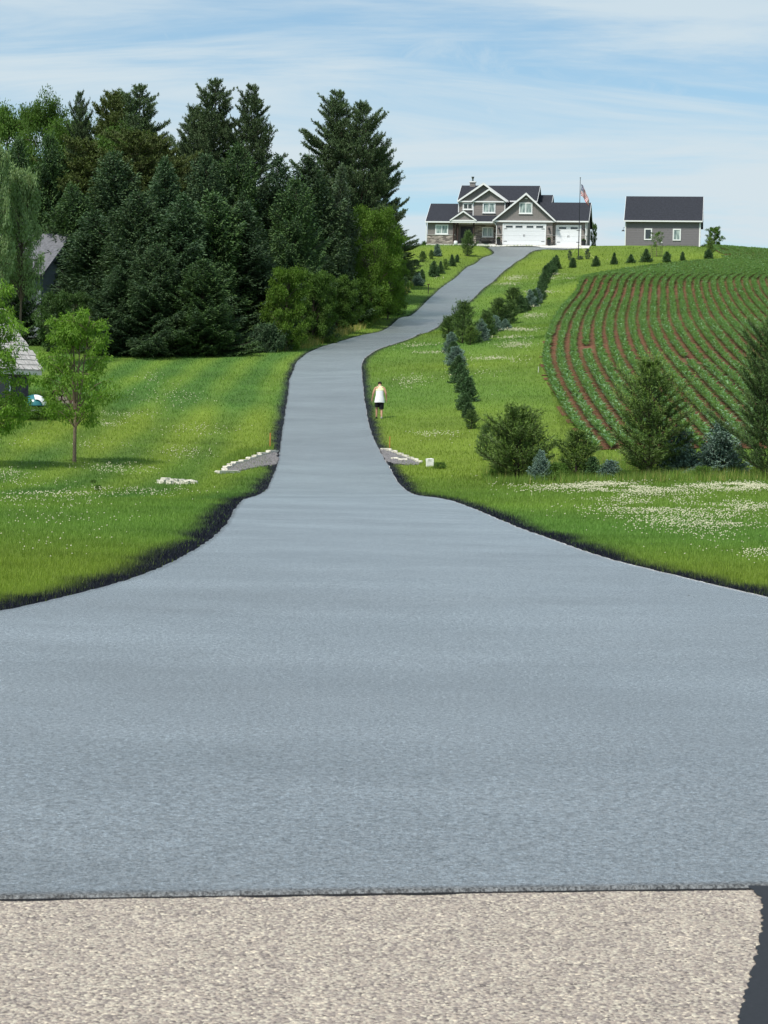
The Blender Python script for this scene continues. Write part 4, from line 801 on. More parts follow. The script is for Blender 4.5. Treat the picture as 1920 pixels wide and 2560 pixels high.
# walls
MB().box(.2, 3.4, 0, 8, 1.12, 2.62).build('wall', m_bb, house); MB().box(.17, 3.43, -.05, 8.03, Bs, 1.08).build('stone_base', m_stone, house); MB().box(.14, 3.46, -.09, 8.04, 1.083, 1.15).build('ledge', mat('ledge_cap', (.42, .40, .37), .8, .3, var=.1), house)
MB().prismx([(0, 2.62), (8, 2.62), (4, 5.0)], .2, 3.62).build('gable', m_bb, house)
MB().box(3.46, 5.6, 1.6, 7.9, Bs, 2.9).build('porch_wall', m_bb, house); MB().box(5.6, 8.27, 1.56, 7.9, Bs, 2.9).build('porch_stone_wall', m_stone, house)
MB().box(3.46, 8.24, -.1, 1.56, Bs, .10).build('porch_floor', m_conc, house); MB().box(3.4, 8.27, -.02, 1.6, 2.5, 2.62).build('porch_ceiling', m_white, house)
for x in (3.30, 3.75, 5.63): MB().box(x-.08, x+.08, -.12, .04, .10, 2.5).build('porch_post', m_wood, house)
MB().box(5.35, 5.9, -.18, .30, .10, .95).build('post_base', m_stone, house)
d = MB().box(3.95, 5.35, 1.52, 1.6, .10, 2.25).build('front_door', m_fdoor, house); MB().box(4.55, 4.60, 1.46, 1.52, 1.0, 1.3).build('handle', m_dark, d)
window(house, 6.45, 7.78, 1.56, 1.05, 2.2, m_pane); window(house, 1.12, 2.65, 0, 1.18, 2.30)
bsh = MB(); bsh.lathe([(.02, -.02), (.32, .1), (.38, .3), (.25, .46), (.02, .5)], (7.1, 0.0, 0.1), 10, 1.6, .7); bsh.build('porch_bench', mat('bench_black', (.02, .02, .02), .8, .2), house)
# second storey
MB().box(3.62, 9.3, 1.85, 8, 2.62, 5.28).build('upper_wall', m_sid, house); MB().box(3.6, 12.4, 3.05, 10, Bs, 5.35).build('main_body', m_sid, house); MB().prismx([(3.05, 5.35), (10, 5.35), (6.52, 7.4)], 3.6, 12.4).build('gable', m_bb, house)
MB().box(5.43, 9.1, 1.1, 1.9, 3.0, 5.2).build('bay_wall', m_sid, house)
def wedge(xl_, xa, xr_, zf, za, y0, y1): return MB().prism([(xl_, zf), (xr_, zf), (xa, za)], y0, y1)
wedge(3.62, 6.49, 9.3, 5.29, 7.25, 1.86, 6.3).build('gable', m_bb, house); wedge(5.40, 7.24, 9.12, 5.21, 6.50, 1.11, 1.855).build('gable', m_bb, house)
def groof(par, xl_, xa, xr_, zf, za, y0, y1, th=.16, rake=.20, zfr=None):
    """gable roof facing the front, with white rake boards; feet at xl_/xr_ (zf), apex xa (za)"""
    sl = (za-zf)/(xa-xl_); sr = (za-zf)/(xr_-xa)
    MB().slab([(xl_, y0+.06, zf), (xa, y0+.06, za), (xa, y1, za), (xl_, y1, zf)], th).slab([(xa, y0+.06, za), (xr_, y0+.06, zf), (xr_, y1, zf), (xa, y1, za)], th).build('gable_roof', m_roof, par)
    r = MB(); e = .012
    for a, b in (((xl_, zf), (xa, za)), ((xr_, zf), (xa, za))): r.prism([(a[0], a[1]+e), (b[0], b[1]+e), (b[0], b[1]-rake*1.25), (a[0], a[1]-rake)], y0+(0 if a[0] == xl_ else .004), y0+.058)
    return r.build('rake_board', m_white, par)
groof(house, 3.46, 6.49, 9.46, 5.27, 7.38, 1.50, 6.4); groof(house, 5.20, 7.24, 9.32, 5.18, 6.62, .78, 1.6, rake=.17)
MB().box(3.5, 9.38, 1.62, 1.84, 5.10, 5.26).build('frieze', m_white, house); MB().box(5.25, 9.28, .90, 1.09, 5.02, 5.17).build('frieze', m_white, house)
window(house, 4.07, 5.27, 1.85, 4.24, 5.02, m_pane2, fr_=.13); window(house, 6.5, 8.0, 1.1, 3.80, 5.0); window(house, 9.5, 10.3, 3.05, 4.50, 5.1, m_pane2)
for x in (3.58, 5.39, 9.10): MB().box(x-.05, x+.05, 1.83 if x < 5 else 1.07, 1.93 if x < 5 else 1.14, 3.3, 5.1).build('corner_trim', m_white if x < 9.05 else m_white, house)
# main roofs
def sroof(par, x0, x1, y0, y1, y2, z0, z1, z2, th=.16, gut=True, name='roof', gx=None):
    o = MB().slab([(x0, y0, z0), (x1, y0, z0), (x1, y1, z1), (x0, y1, z1)], th).slab([(x0, y1+.002, z1), (x1, y1+.002, z1), (x1, y2, z2), (x0, y2, z2)], th).build(name, m_roof, par)
    if gut:
        a, b = gx or (x0, x1); MB().box(a+.01, b-.01, y0-.10, y0-.003, z0-.17, z0-.01).build('gutter', m_white, o)
    for x, s in ((x0, -1), (x1, 1)):
        q = MB(); xa, xb = (x-.035, x-.002) if s < 0 else (x+.002, x+.035)
        q.prismx([(y0, z0-.01), (y1, z1-.01), (y2, z2-.01), (y2, z2-.2), (y1, z1-.2), (y0, z0-.2)], xa, xb); q.build('verge_trim', m_white, o)
    return o
sroof(house, .0, 8.3, -.36, 4.0, 8.4, 2.66, 5.18, 2.66, gx=(0, 8.0)); rf = sroof(house, 3.34, 12.72, 2.62, 6.5, 10.4, 5.42, 7.62, 5.42, gx=(9.5, 12.7))
MB().box(12.4, 14.05, 4.7, 9.4, Bs, 5.2).build('rear_body', m_sid, house); MB().prismx([(4.7, 5.2), (9.4, 5.2), (7.05, 6.45)], 12.41, 14.05).build('gable', m_bb, house); sroof(house, 12.3, 14.25, 4.3, 7.05, 9.8, 5.0, 6.60, 5.0, gut=False)
# porch entry gable
wedge(3.05, 4.43, 5.82, 2.84, 3.72, -.32, 1.2).build('gable', m_bb, house); groof(house, 2.86, 4.43, 6.0, 2.80, 3.90, -.55, 1.4, rake=.15); MB().box(2.95, 5.9, -.49, -.33, 2.66, 2.82).build('frieze', m_white, house)
# garage block
MB().box(8.27, 14.8, -.3, 6.5, Bs, 2.78).build('garage_wall', m_sid, house); wedge(8.0, 11.7, 15.05, 2.785, 5.82, -.3, 5.2).build('gable', m_bb, house); groof(house, 7.86, 11.7, 15.2, 2.78, 5.98, -.72, 5.4, rake=.2)
MB().box(8.0, 15.06, -.52, -.31, 2.60, 2.78).build('frieze', m_white, house); window(house, 10.9, 12.43, -.3, 3.60, 4.88); MB().box(11.55, 11.85, -.40, -.30, 5.30, 5.42).build('gable_light', m_white, house)
MB().box(14.8, 18.7, .35, 7.8, Bs, 2.72).build('bay_wall', m_sid, house); MB().prismx([(.35, 2.72), (7.8, 2.72), (4.1, 5.1)], 12.2, 18.7).build('gable', m_bb, house); sroof(house, 12.3, 18.95, -.02, 4.1, 8.2, 2.84, 5.40, 2.84, gx=(15.2, 18.94))
for x0, x1, y in ((8.24, 9.02, -.34), (14.12, 14.84, -.34), (14.84, 15.12, .31), (18.14, 18.73, .31)):
    MB().box(x0, x1, y-.03, y+.3, -.5, 1.12).build('stone_base', m_stone, house); MB().box(x0-.03 if x0 != 14.84 else 14.845, x1+.03, y-.08, y+.3, 1.123, 1.19).build('ledge', bpy.data.materials['ledge_cap'], house)
def gdoor(x0, x1, y, z1, nwin, xs):
    t = MB().box(x0, x0+.13, y-.06, y-.002, .0, z1).box(x1-.13, x1, y-.06, y-.002, .0, z1).box(x0+.13, x1-.13, y-.06, y-.002, z1-.14, z1).build('door_frame', m_white, house)
    g = MB().box(x0+.13, x1-.13, y-.03, y-.003, 0, z1-.14).build('garage_door', m_door, house)
    for a, b in xs:
        w = MB().box(a-.05, b+.05, y-.045, y-.031, z1-.53, z1-.17).build('window', m_white, g); MB().box(a, b, y-.052, y-.046, z1-.47, z1-.23).build('pane', m_gl, w)
    for sx, s in ((x0+.16, 1), (x1-.16, -1)):
        for zz in (.38, z1-.62): MB().box(min(sx, sx+s*.38), max(sx, sx+s*.38), y-.05, y-.031, zz, zz+.05).build('hinge', m_dark, g)
    xm = (x0+x1)/2
    for s in (-.09, .05): MB().box(xm+s, xm+s+.04, y-.06, y-.031, .95, 1.2).build('handle', m_dark, g)
gdoor(9.02, 14.08, -.3, 2.44, 4, [(9.40, 10.20), (10.52, 11.34), (11.80, 12.60), (12.92, 13.72)]); gdoor(15.15, 18.1, .35, 2.38, 2, [(15.52, 16.36), (16.86, 17.68)])
for x, y in ((8.62, -.3), (14.42, -.3), (18.42, .35)):
    l_ = MB().box(x-.05, x+.05, y-.05, y, 1.75, 2.0).lathe([(.14, -.14), (.13, -.02), (.04, .12), (.02, .16)], (x, y-.18, 1.92), 8).tube([(x, y-.05, 2.0), (x, y-.18, 2.1)], .02, 5).build('coach_lamp', m_dark, house)
MB().box(18.56, 18.66, .24, .34, .0, 2.6).build('downspout', m_white, house); MB().box(.03, .12, -.12, -.02, .2, 2.5).build('downspout', m_white, house); MB().box(18.705, 18.78, .30, .42, -.6, 2.7).build('corner_trim', m_white, house); MB().tube([(8.0, -.40, 2.55), (8.15, -.40, 2.45), (8.33, -.36, 2.1), (8.33, -.36, .1)], .045, 6).build('downspout', m_white, house)
ch = MB().box(4.35, 4.97, 6.2, 6.8, 6.8, 7.95).build('chimney', mat('chimney_siding', (.24, .22, .21), .85, .3, bands=(2, .2, -.01)), house); MB().box(4.27, 5.05, 6.12, 6.88, 7.953, 8.10).build('chimney_cap', m_white, ch); MB().lathe([(.12, 0), (.10, .18), (.09, .25), (.17, .50), (.18, .55)], (4.66, 6.5, 8.103), 10).build('flue_pot', mat('flue_metal', (.10, .12, .12), .4, .5, .6), ch)
MB().box(.1, 3.4, -.10, -.04, -1.3, .05).build('foundation', m_conc, house)
# planters, pot
def hp(u, w, z=0.0): q = H_O+_hx*u+_hy*w; return (q[0], q[1], H_Z+z)
def planter(u, w, H, lab, grp='dark planters beside the garage doors'):
    e = empty('planter', hp(u, w, -.02), H_Y, lab, 'planter', grp); MB().lathe([(.15, 0), (.19, .03), (.24, H*.8), (.27, H*.82), (.27, H)], (0, 0, 0), 10).build('pot', m_dark, e)
    fo = Foliage(); n = 160; r_ = rng.normal(0, 1, (n, 3)); r_ = unit(r_); r_[:, 2] = np.abs(r_[:, 2]); fo.add(np.array([0, 0, H])+r_*.12, r_, .16, .07, np.ones(3)); o = fo.mesh('foliage', G['dark'], .3, link=True); o.parent = e; return e
planter(8.62, -.72, .62, 'dark planter against the stone pier left of the double garage door'); planter(14.45, -.72, .60, 'dark planter between the double and the single garage door'); planter(18.42, -.1, .55, 'dark planter by the right corner of the garage')
wp = empty('white_urn', hp(3.62, -.55, -.15), 0, 'round white urn at the porch steps beside the dark posts', 'urn'); wp.scale = (.58, .58, .72); MB().lathe([(.20, 0), (.34, .1), (.42, .35), (.38, .62), (.30, .7), (.32, .74)], (0, 0, 0), 14).build('urn_body', m_white, wp, True); MB().lathe([(.28, .741), (.2, .80), (.05, .86)], (0, 0, 0), 10).build('planting', mb_bark, wp)
# concrete apron and the drive's last flare
ap = MB().prismx([(.34, -.02), (-.3, -.02), (-2.6, -.50), (-2.6, -.9), (.34, -.9)], 7.7, 19.2).build('concrete_apron', m_conc); ap.location = (H_O[0], H_O[1], H_Z); ap.rotation_euler = (0, 0, H_Y); meta(ap, kind='structure')
yl_ = ys[-1]; a0 = (float(xl(yl_)), yl_); a1 = (float(xr(yl_)), yl_)
fl = []; 
nU = 24; tU = np.linspace(0, 1, nU); A0 = np.array(a0)+(np.array(a1)-np.array(a0))*tU[:, None]; L1 = hloc(8.6, -2.58); L2 = hloc(17.5, -2.58); A1 = L1+(L2-L1)*tU[:, None]
sV = np.linspace(-.02, 1, 14)[:, None, None]; side = np.clip(sV, 0, 1); bow = side**1.8; PP = A0*(1-sV)+A1*sV; PP[..., 0] = (A0[None, :, 0]*(1-bow[..., 0])+A1[None, :, 0]*bow[..., 0])
zz = gz(PP[..., 0], PP[..., 1])+.039; zend = H_Z-.49; zz = zz*(1-side[..., 0]**1.5)+zend*side[..., 0]**1.5; Iu = np.arange(14*nU).reshape(14, nU); q = np.stack([Iu[:-1, :-1], Iu[:-1, 1:], Iu[1:, 1:], Iu[1:, :-1]], -1).reshape(-1, 4)
meta(npmesh('driveway_top', np.c_[PP[..., 0].ravel(), PP[..., 1].ravel(), zz.ravel()], q, m_drive, smooth=True), kind='structure')
# ---------------------------------------------------------------- outbuilding
barn = empty('outbuilding', B_O, H_Y, 'grey sided outbuilding with a plain dark roof and two windows right of the house', 'outbuilding')
MB().box(0, 8.68, 0, 8, -1.2, 2.86).build('wall', m_sidg, barn); MB().prismx([(0, 2.86), (8, 2.86), (4, 6.0)], 0, 8.68).build('gable', m_sidg, barn); sroof(barn, -.17, 8.98, -.32, 4.0, 8.32, 2.98, 6.28, 2.98)
for x in (.0, 8.68): MB().box(x-.04 if x == 0 else x-.07, x+.07 if x == 0 else x+.04, -.04, .1, -1.1, 2.75).build('corner_trim', m_white, barn)
window(barn, 2.22, 3.14, 0, .70, 2.06, m_gl, n=1, fr_=.14, sill=False); window(barn, 5.55, 6.5, 0, .66, 2.04, m_pane, n=1, fr_=.14, sill=False)
MB().tube([(8.80, -.25, 2.85), (8.76, -.05, 2.6), (8.76, -.05, -.2)], .04, 6).build('downspout', m_white, barn); MB().box(4.18, 4.36, -.06, 0, .35, .5).build('vent', m_white, barn)
lp = MB().tube([(0, .5, 2.0), (-.12, .5, 2.25), (-.26, .5, 2.2), (-.28, .5, 1.95)], .022, 6).build('gooseneck_lamp', m_dark, barn); MB().lathe([(.20, 0), (.16, .06), (.05, .16)], (-.28, .5, 1.78), 12).build('lamp_shade', m_dark, lp)
# ---------------------------------------------------------------- flagpole and flag
fp = hit1(1446, 644.5); ft = pt(1449.5, 446, fp[1]); fh = ft[2]-fp[2]
pole = empty('flagpole', fp, 0, 'slim dark flagpole standing in the lawn before the garage', 'flagpole'); MB().tube([(0, 0, -.1), (0, 0, fh*.5), (0, 0, fh)], [.055, .045, .03], 8).build('pole', mat('pole_dark', (.03, .03, .035), .4, .5, .5), pole); MB().lathe([(.02, 0), (.07, .04), (.07, .1), (.02, .14)], (0, 0, fh), 10).build('finial', mat('pole_top', (.3, .3, .3), .4, .5, .6), pole)
for a in (215, 330, 300): a_ = math.radians(a); MB().tube([(0, 0, 1.45), (math.cos(a_)*(1.5 if a != 300 else 3.4), math.sin(a_)*1.5, -.2)], .014, 5).build('guy_wire', mat('guy_yellow', (.55, .55, .25), .6, .4), pole)
fl_w, fl_h = 2.0, 1.25; flag = empty('flag', (fp[0]+.05, fp[1], fp[2]+fh-.62), math.radians(-12), 'American flag hanging in folds from the top of the flagpole', 'flag')
def fpt(u, v):     # u along fly, v down; hanging limply, folded
    x = .62*u*fl_w*(.55+.2*math.sin(v*2))+.04; dz = -v*fl_h*1.0-.52*u*fl_w*(u**.3)*1.1; return (x+.05*math.sin(v*7+u*5), .13*math.sin(u*11+v*2.5), dz+.04*math.sin(u*9))
def flagpart(name, cells, material):
    vs = []; fs = []
    for (u0, u1, v0, v1) in cells:
        nu = max(1, int((u1-u0)*16)); nv = max(1, int((v1-v0)*13)); b = len(vs); vs += [fpt(u0+(u1-u0)*i/nu, v0+(v1-v0)*j/nv) for j in range(nv+1) for i in range(nu+1)]
        fs += [(b+j*(nu+1)+i, b+j*(nu+1)+i+1, b+(j+1)*(nu+1)+i+1, b+(j+1)*(nu+1)+i) for j in range(nv) for i in range(nu)]
    m = MB(); m.add(vs, fs); return m.build(name, material, flag)
S = 1/13
flagpart('red_stripes', [((.4 if i < 7 else 0), 1, i*S, (i+1)*S) for i in range(0, 13, 2)], mat('flag_red', (.45, .02, .03), .8, .2)); flagpart('white_stripes', [((.4 if i < 7 else 0), 1, i*S, (i+1)*S) for i in range(1, 13, 2)], mat('flag_white', (.75, .75, .75), .8, .2)); cant = flagpart('canton', [(0, .4, 0, 7*S)], mat('flag_blue', (.02, .03, .12), .8, .2))
st = MB()
for r_ in range(9):
    for c_ in range(6 if r_ % 2 == 0 else 5):
        u = (.033+.066*c_+(.033 if r_ % 2 else 0)); v = (r_+.95)/9.9*7*S; p = fpt(u, v)
        for sgn in (-1, 1):
            pts = [(p[0]+(.028 if k % 2 == 0 else .011)*math.sin(k*math.pi/5), p[1]+sgn*.012, p[2]+(.028 if k % 2 == 0 else .011)*math.cos(k*math.pi/5)) for k in range(10)]; st.add([(p[0], p[1]+sgn*.012, p[2])]+pts, [(0, k+1, (k+1) % 10+1) for k in range(10)])
st.build('stars', bpy.data.materials['flag_white'], cant)
# wire cage and stakes round the young tree
tq = hit1(1641, 642); cg = empty('wire_cage', tq, 0, 'wire mesh cage on two stakes round the young thin-leaved tree', 'tree guard')
for s in (-1, 1): MB().box(s*.6-.03, s*.6+.03, -.03, .03, -.1, 1.35).build('stake', mb_bark, cg)
w = MB()
for k in range(16): a = k*math.pi/8; w.tube([(.48*math.cos(a), .48*math.sin(a), 0), (.48*math.cos(a), .48*math.sin(a), 1.1)], .007, 4)
for zz_ in (.1, .35, .6, .85, 1.1): w.tube([(.48*math.cos(k*math.pi/8), .48*math.sin(k*math.pi/8), zz_) for k in range(17)], .007, 4)
w.build('mesh', m_dark, cg)
# ---------------------------------------------------------------- old grey house behind the bush (left)
q = pt(101, 839, 145); q[2] = gz(q[0], q[1]); m_old = mat('clapboard_old', (.20, .235, .25), .85, .2, var=.12, vscale=3, bands=(2, .16, -.02)); m_olr = mat('shingles_grey', (.14, .14, .15), .9, .2, var=.35, vscale=5, bump=.6, bscale=8)
h2 = empty('old_house', q, math.radians(-20), 'old grey clapboard house with a pale grey shingle roof half hidden by the wood', 'house'); s_ = 1.0; sH = (839-674)/5475*145
MB().box(-9, 0, 0, 7, -1, sH-.1).build('wall', m_old, h2); MB().prismx([(0, sH-.1), (7, sH-.1), (3.5, sH+2.6)], -9, 0).build('gable', m_old, h2); MB().slab([(-9.3, -.45, sH-.15), (.35, -.45, sH-.15), (.35, 3.5, sH+2.9), (-9.3, 3.5, sH+2.9)], .14).slab([(-9.3, 3.502, sH+2.9), (.35, 3.502, sH+2.9), (.35, 7.45, sH-.15), (-9.3, 7.45, sH-.15)], .14).build('roof', m_olr, h2)
MB().box(-9.2, .3, -.56, -.453, sH-.3, sH-.16).build('gutter', m_dark, h2)
for x0, x1, z0, z1 in ((-1.75, -.45, sH-2.0, sH-.75), (-4.2, -2.6, sH-2.0, sH-.75)):
    w = MB().box(x0, x1, -.05, .02, z0, z1).build('window', m_gl, h2); MB().box(x0-.08, x1+.08, -.09, 0, z0-.1, z0-.003).build('sill', m_old, h2)
for x0, x1 in ((-2.5, -1.75), (-1.55, -1.15)): MB().box(x0, x1, -.04, .02, .05, 1.9).build('door', m_fdoor, h2)
MB().tube([(-1.65, -1.2, -.2), (-1.65, -1.2, sH-.2)], .10, 8).build('porch_post', mb_bark, h2); MB().box(-4, .1, -1.6, 0, -.6, .02).build('patio', m_conc, h2)
# ---------------------------------------------------------------- weathered shed
q = pt(70, 1040, 97); q[2] = gz(q[0], q[1]); m_shw = mat('weathered_boards', (.085, .075, .085), .95, .1, var=.45, vscale=4, bands=(0, .16, .03)); m_shk = mat('cedar_shakes', (.42, .40, .38), .95, .1, var=.35, vscale=5)
sh = empty('shed', q, math.radians(43), 'weathered dark board shed with a pale cedar shake roof at the left edge', 'shed'); ez = pt(90, 920, 97)[2]-q[2]
MB().box(-5, 0, 0, 5.6, -.5, ez).build('wall', m_shw, sh); MB().prismx([(0, ez), (5.6, ez), (2.8, ez+2.5)], -5, 0).build('gable', m_shw, sh)
rf2 = MB().slab([(-5.3, -.35, ez-.12), (.42, -.35, ez-.12), (.42, 2.8, ez+2.7), (-5.3, 2.8, ez+2.7)], .08).slab([(-5.3, 2.802, ez+2.7), (.42, 2.802, ez+2.7), (.42, 5.95, ez-.12), (-5.3, 5.95, ez-.12)], .08).build('roof', mb_bark, sh)
sk = MB(); nrow = 13
for i in range(nrow):
    t0 = i/nrow; t1 = (i+1.25)/nrow; x = -5.3+rng.random()*.1
    while x < .44:
        wd = rng.uniform(.10, .2); y0 = -.37+3.17*t0+rng.normal(0, .012); z0 = ez-.13+2.83*t0; y1 = -.37+3.17*min(t1, 1); z1 = ez-.13+2.83*min(t1, 1); dz_ = .055+rng.random()*.02
        sk.add([(x, y0, z0+dz_), (x+wd-.008, y0, z0+dz_), (x+wd-.008, y1, z1+.02), (x, y1, z1+.02), (x, y0+.01, z0+.0), (x+wd-.008, y0+.01, z0)], [(0, 1, 2, 3), (0, 4, 5, 1)]); x += wd
sk.build('shakes', m_shk, rf2); MB().box(-5.3, .42, -.40, -.36, ez-.32, ez-.14).build('fascia', mat('fascia_grey', (.5, .5, .46), .8, .2), sh)
wn_ = MB().box(-1.75, -1.05, -.05, .02, ez-1.35, ez-.45).build('window', m_gl, sh); MB().box(-1.83, -1.75, -.07, 0, ez-1.4, ez-.4).box(-1.05, -.97, -.07, 0, ez-1.4, ez-.4).build('frame', m_white, wn_)
# teal boat on its trailer, log pile
q = hit1(88, 1044); bt = empty('boat', q, math.radians(12), 'rounded teal boat with a white curved band, parked by the shed', 'boat')
m_teal = mat('teal_paint', (.03, .17, .18), .25, .6, var=.12, vscale=3); hull = MB(); k = 18
secs = [(-.6, .05), (-.5, .30), (-.25, .47), (.2, .52), (1.6, .52), (2.2, .48), (2.4, .3)]; vs = []; 
for y_, r_ in secs: vs += [(r_*math.cos(j*math.pi/(k-1)), y_, .52+r_*.95*math.sin(j*math.pi/(k-1))) for j in range(k)]
hull.add(vs, [(i*k+j, i*k+j+1, (i+1)*k+j+1, (i+1)*k+j) for i in range(len(secs)-1) for j in range(k-1)]+[tuple(range(k-1, -1, -1)), tuple((len(secs)-1)*k+j for j in range(k))]); hull.build('hull', m_teal, bt, True)
bd = MB(); vs = []
for y_, r_ in ((-.535, .27), (-.42, .375), (-.28, .475)): vs += [(r_*math.cos(a), y_-.03, .52+r_*.98*math.sin(a)) for a in np.linspace(.05, 1.75, 14)]
bd.add(vs, [(i*14+j, i*14+j+1, (i+1)*14+j+1, (i+1)*14+j) for i in range(2) for j in range(13)]); bd.build('white_band', m_white, bt)
MB().box(-.45, .45, -.3, 2.2, .34, .50).build('cradle', m_dark, bt); MB().tube([(-.1, -1.0, .30), (.4, .3, .30), (.4, 2.2, .30)], .04, 6).tube([(-.1, -1.0, .30), (-.4, .3, .30), (-.4, 2.2, .30)], .04, 6).build('trailer_frame', m_white, bt)
for s in (-1, 1): MB().add([(s*.52+dx_*.06, 1.2+.24*math.cos(a), .24+.24*math.sin(a)) for dx_ in (-1, 1) for a in np.linspace(0, 2*math.pi, 13)[:-1]], [tuple(range(11, -1, -1)), tuple(range(12, 24))]+[(i, (i+1) % 12, (i+1) % 12+12, i+12) for i in range(12)]).build('wheel', m_dark, bt)
q = hit1(145, 1030); lpz = empty('log_pile', (q[0], q[1], q[2]), .5, 'small pile of dark logs with pale cut ends in the weeds', 'logs'); n_ = 0
m_log = mat('log_dark', (.06, .032, .026), .9, .1, var=.4, vscale=12); m_cut = mat('log_cut', (.42, .34, .27), .9, .1, var=.2)
for x, z in ((-.32, .38), (0, .38), (.3, .40), (-.15, .62), (.16, .64), (.62, .40), (-.0, .86)):
    r_ = .13+.03*rng.random(); l_ = MB().tube([(x, -.4, z), (x+rng.normal(0, .03), .5, z)], r_, 9).build('log', m_log, lpz); MB().tube([(x, -.415, z), (x, -.402, z)], r_*.9, 9).build('cut_end', m_cut, l_)
MB().box(-.6, .85, -.3, .4, 0, .25).build('skid', m_log, lpz)
# ---------------------------------------------------------------- culvert stonework, rocks, stakes
m_lime = mat('limestone_white', (.66, .62, .52), .9, .2, var=.22, vscale=9, bump=.7, bscale=14, bdist=.04); m_grav = mat('gravel_grey', (.20, .19, .19), .95, .2, var=.5, vscale=26)
def rock(name, p, sx, sy, sz, rz, label, cat, group, material=None, tumble=.1):
    bm_ = [(x, y, z) for x in (-1, 0, 1) for y in (-1, 0, 1) for z in (-1, 0, 1)]
    import bmesh
    b = bmesh.new(); bmesh.ops.create_cube(b, size=2); bmesh.ops.subdivide_edges(b, edges=b.edges[:], cuts=2, use_grid_fill=True)
    for v in b.verts:
        c = v.co; l_ = max(abs(c.x), abs(c.y), abs(c.z)); f = .80+.20*(1/ max(1, c.length)); v.co = Vector((c.x*f+rng.normal(0, tumble), c.y*f+rng.normal(0, tumble), c.z*f+rng.normal(0, tumble*.7)))
        v.co.x *= sx/2; v.co.y *= sy/2; v.co.z *= sz/2
    me = bpy.data.meshes.new(name); b.to_mesh(me); b.free(); me.materials.append(material or m_lime); o = bpy.data.objects.new(name, me); col.objects.link(o); o.location = Vector([float(p[0]), float(p[1]), float(p[2]+sz*.25)]); o.rotation_euler = (0, 0, rz); return meta(o, label, cat, group)
def wall_line(px, n, sz, lab, grp, dep=.35):
    P = hit(*zip(*px)); t = np.r_[0, np.cumsum(np.hypot(*np.diff(P[:, :2], axis=0).T))]; T = (np.arange(n)+.5)/n*t[-1]; X = np.interp(T, t, P[:, 0]); Y = np.interp(T, t, P[:, 1]); L = t[-1]/n
    words = ['nearest the drive', 'second from the drive', 'third from the drive', 'fourth from the drive', 'fifth from the drive', 'sixth from the drive', 'seventh from the drive', 'eighth from the drive', 'ninth from the drive', 'tenth from the drive', 'eleventh from the drive']
    for i in range(n):
        a = math.atan2(np.interp(T[i]+.1, t, P[:, 1])-Y[i], np.interp(T[i]+.1, t, P[:, 0])-X[i]); rock('limestone_block', (X[i], Y[i], gz(X[i], Y[i])), L*1.04, dep*1.25, sz*1.15*rng.uniform(.85, 1.1), a, f'pale limestone block {words[i]} in the {lab}', 'stone block', grp, tumble=.05)
wall_line([(691, 1129), (654, 1140), (621, 1153), (583, 1164), (560, 1177), (562, 1184), (594, 1182)], 10, .14, 'left culvert edging', 'limestone edging left of the drive', .16)
wall_line([(955, 1123), (975, 1128), (998, 1137), (1025, 1147), (1052, 1158)], 7, .10, 'right culvert edging', 'limestone edging right of the drive', .14)
for px, py, l_, lab in ((988, 1150, .30, 'small pale block lying in the right-hand gravel, nearer the drive'), (1008, 1153, .38, 'longer pale block lying in the right-hand gravel')):
    q = hit1(px, py); rock('limestone_block', q, l_, .25, .14, -.3, lab, 'stone block', 'loose blocks in the gravel')
q = hit1(1074, 1166); rock('white_rock', q, .26, .26, .40, .3, 'upright white rock at the outer end of the right stone edging', 'rock', None, mat('rock_white', (.78, .76, .70), .8, .3, var=.1, vscale=9), .08)
wd_ = ['leftmost', 'second from left', 'third from left', 'fourth from left', 'middle', 'sixth from left', 'seventh from left', 'eighth from left', 'rightmost']
for i, (px, py) in enumerate(((404, 1209), (415, 1205), (425, 1211), (436, 1207), (446, 1212), (455, 1206), (464, 1210), (474, 1206), (484, 1209))):
    q = hit1(px, py); rock('field_stone', q, rng.uniform(.16, .26), rng.uniform(.18, .3), rng.uniform(.12, .2), rng.random()*3, f'{wd_[i]} of the pale stones heaped on the left lawn', 'stone', 'stone heap on the left lawn', None, .12)
def gravel(name, poly, n):
    P = hit(*zip(*poly)); c = P[:, :2].mean(0); o = MB(); k = len(P); nn = 9; vs = [(c[0], c[1])]; 
    for r_ in range(1, nn+1): vs += [tuple(c+(P[i, :2]-c)*r_/nn) for i in range(k)]
    vv = [(x, y, float(gz(x, y))+.03-.045*(j > k*(nn-1))) for j, (x, y) in enumerate(vs)]; fs = [(0, i+1, (i+1) % k+1) for i in range(k)]+[(1+(r_-1)*k+i, 1+(r_-1)*k+(i+1) % k, 1+r_*k+(i+1) % k, 1+r_*k+i) for r_ in range(1, nn) for i in range(k)]
    W = np.abs(rng.dirichlet(np.ones(k), n)); Q = W@P[:, :2]; u_ = rng.random((n, 1))**.5; tri = rng.integers(0, k, n); a_ = P[tri, :2]; b_ = P[(tri+1) % k, :2]; t_ = rng.random((n, 1)); Q = c*(1-u_)+(a_*(1-t_)+b_*t_)*u_
    o.add(vv, fs); z = gz(Q[:, 0], Q[:, 1])
    for i in range(n):
        s = rng.uniform(.02, .06); x, y = Q[i]; o.add([(x+rng.uniform(.6, 1.2)*s*dx_, y+rng.uniform(.6, 1.2)*s*dy_, z[i]+.03+s*dz_) for dx_, dy_, dz_ in ((1, 0, .2), (0, 1, .3), (-1, 0, .2), (0, -1, .2), (0, 0, 1.0))], [(0, 1, 4), (1, 2, 4), (2, 3, 4), (3, 0, 4)])
    return meta(o.build(name, m_grav), kind='stuff')
gravel('gravel_bed', [(690, 1132), (656, 1143), (622, 1156), (585, 1168), (567, 1180), (592, 1180), (640, 1170), (690, 1163), (697, 1150)], 1500)
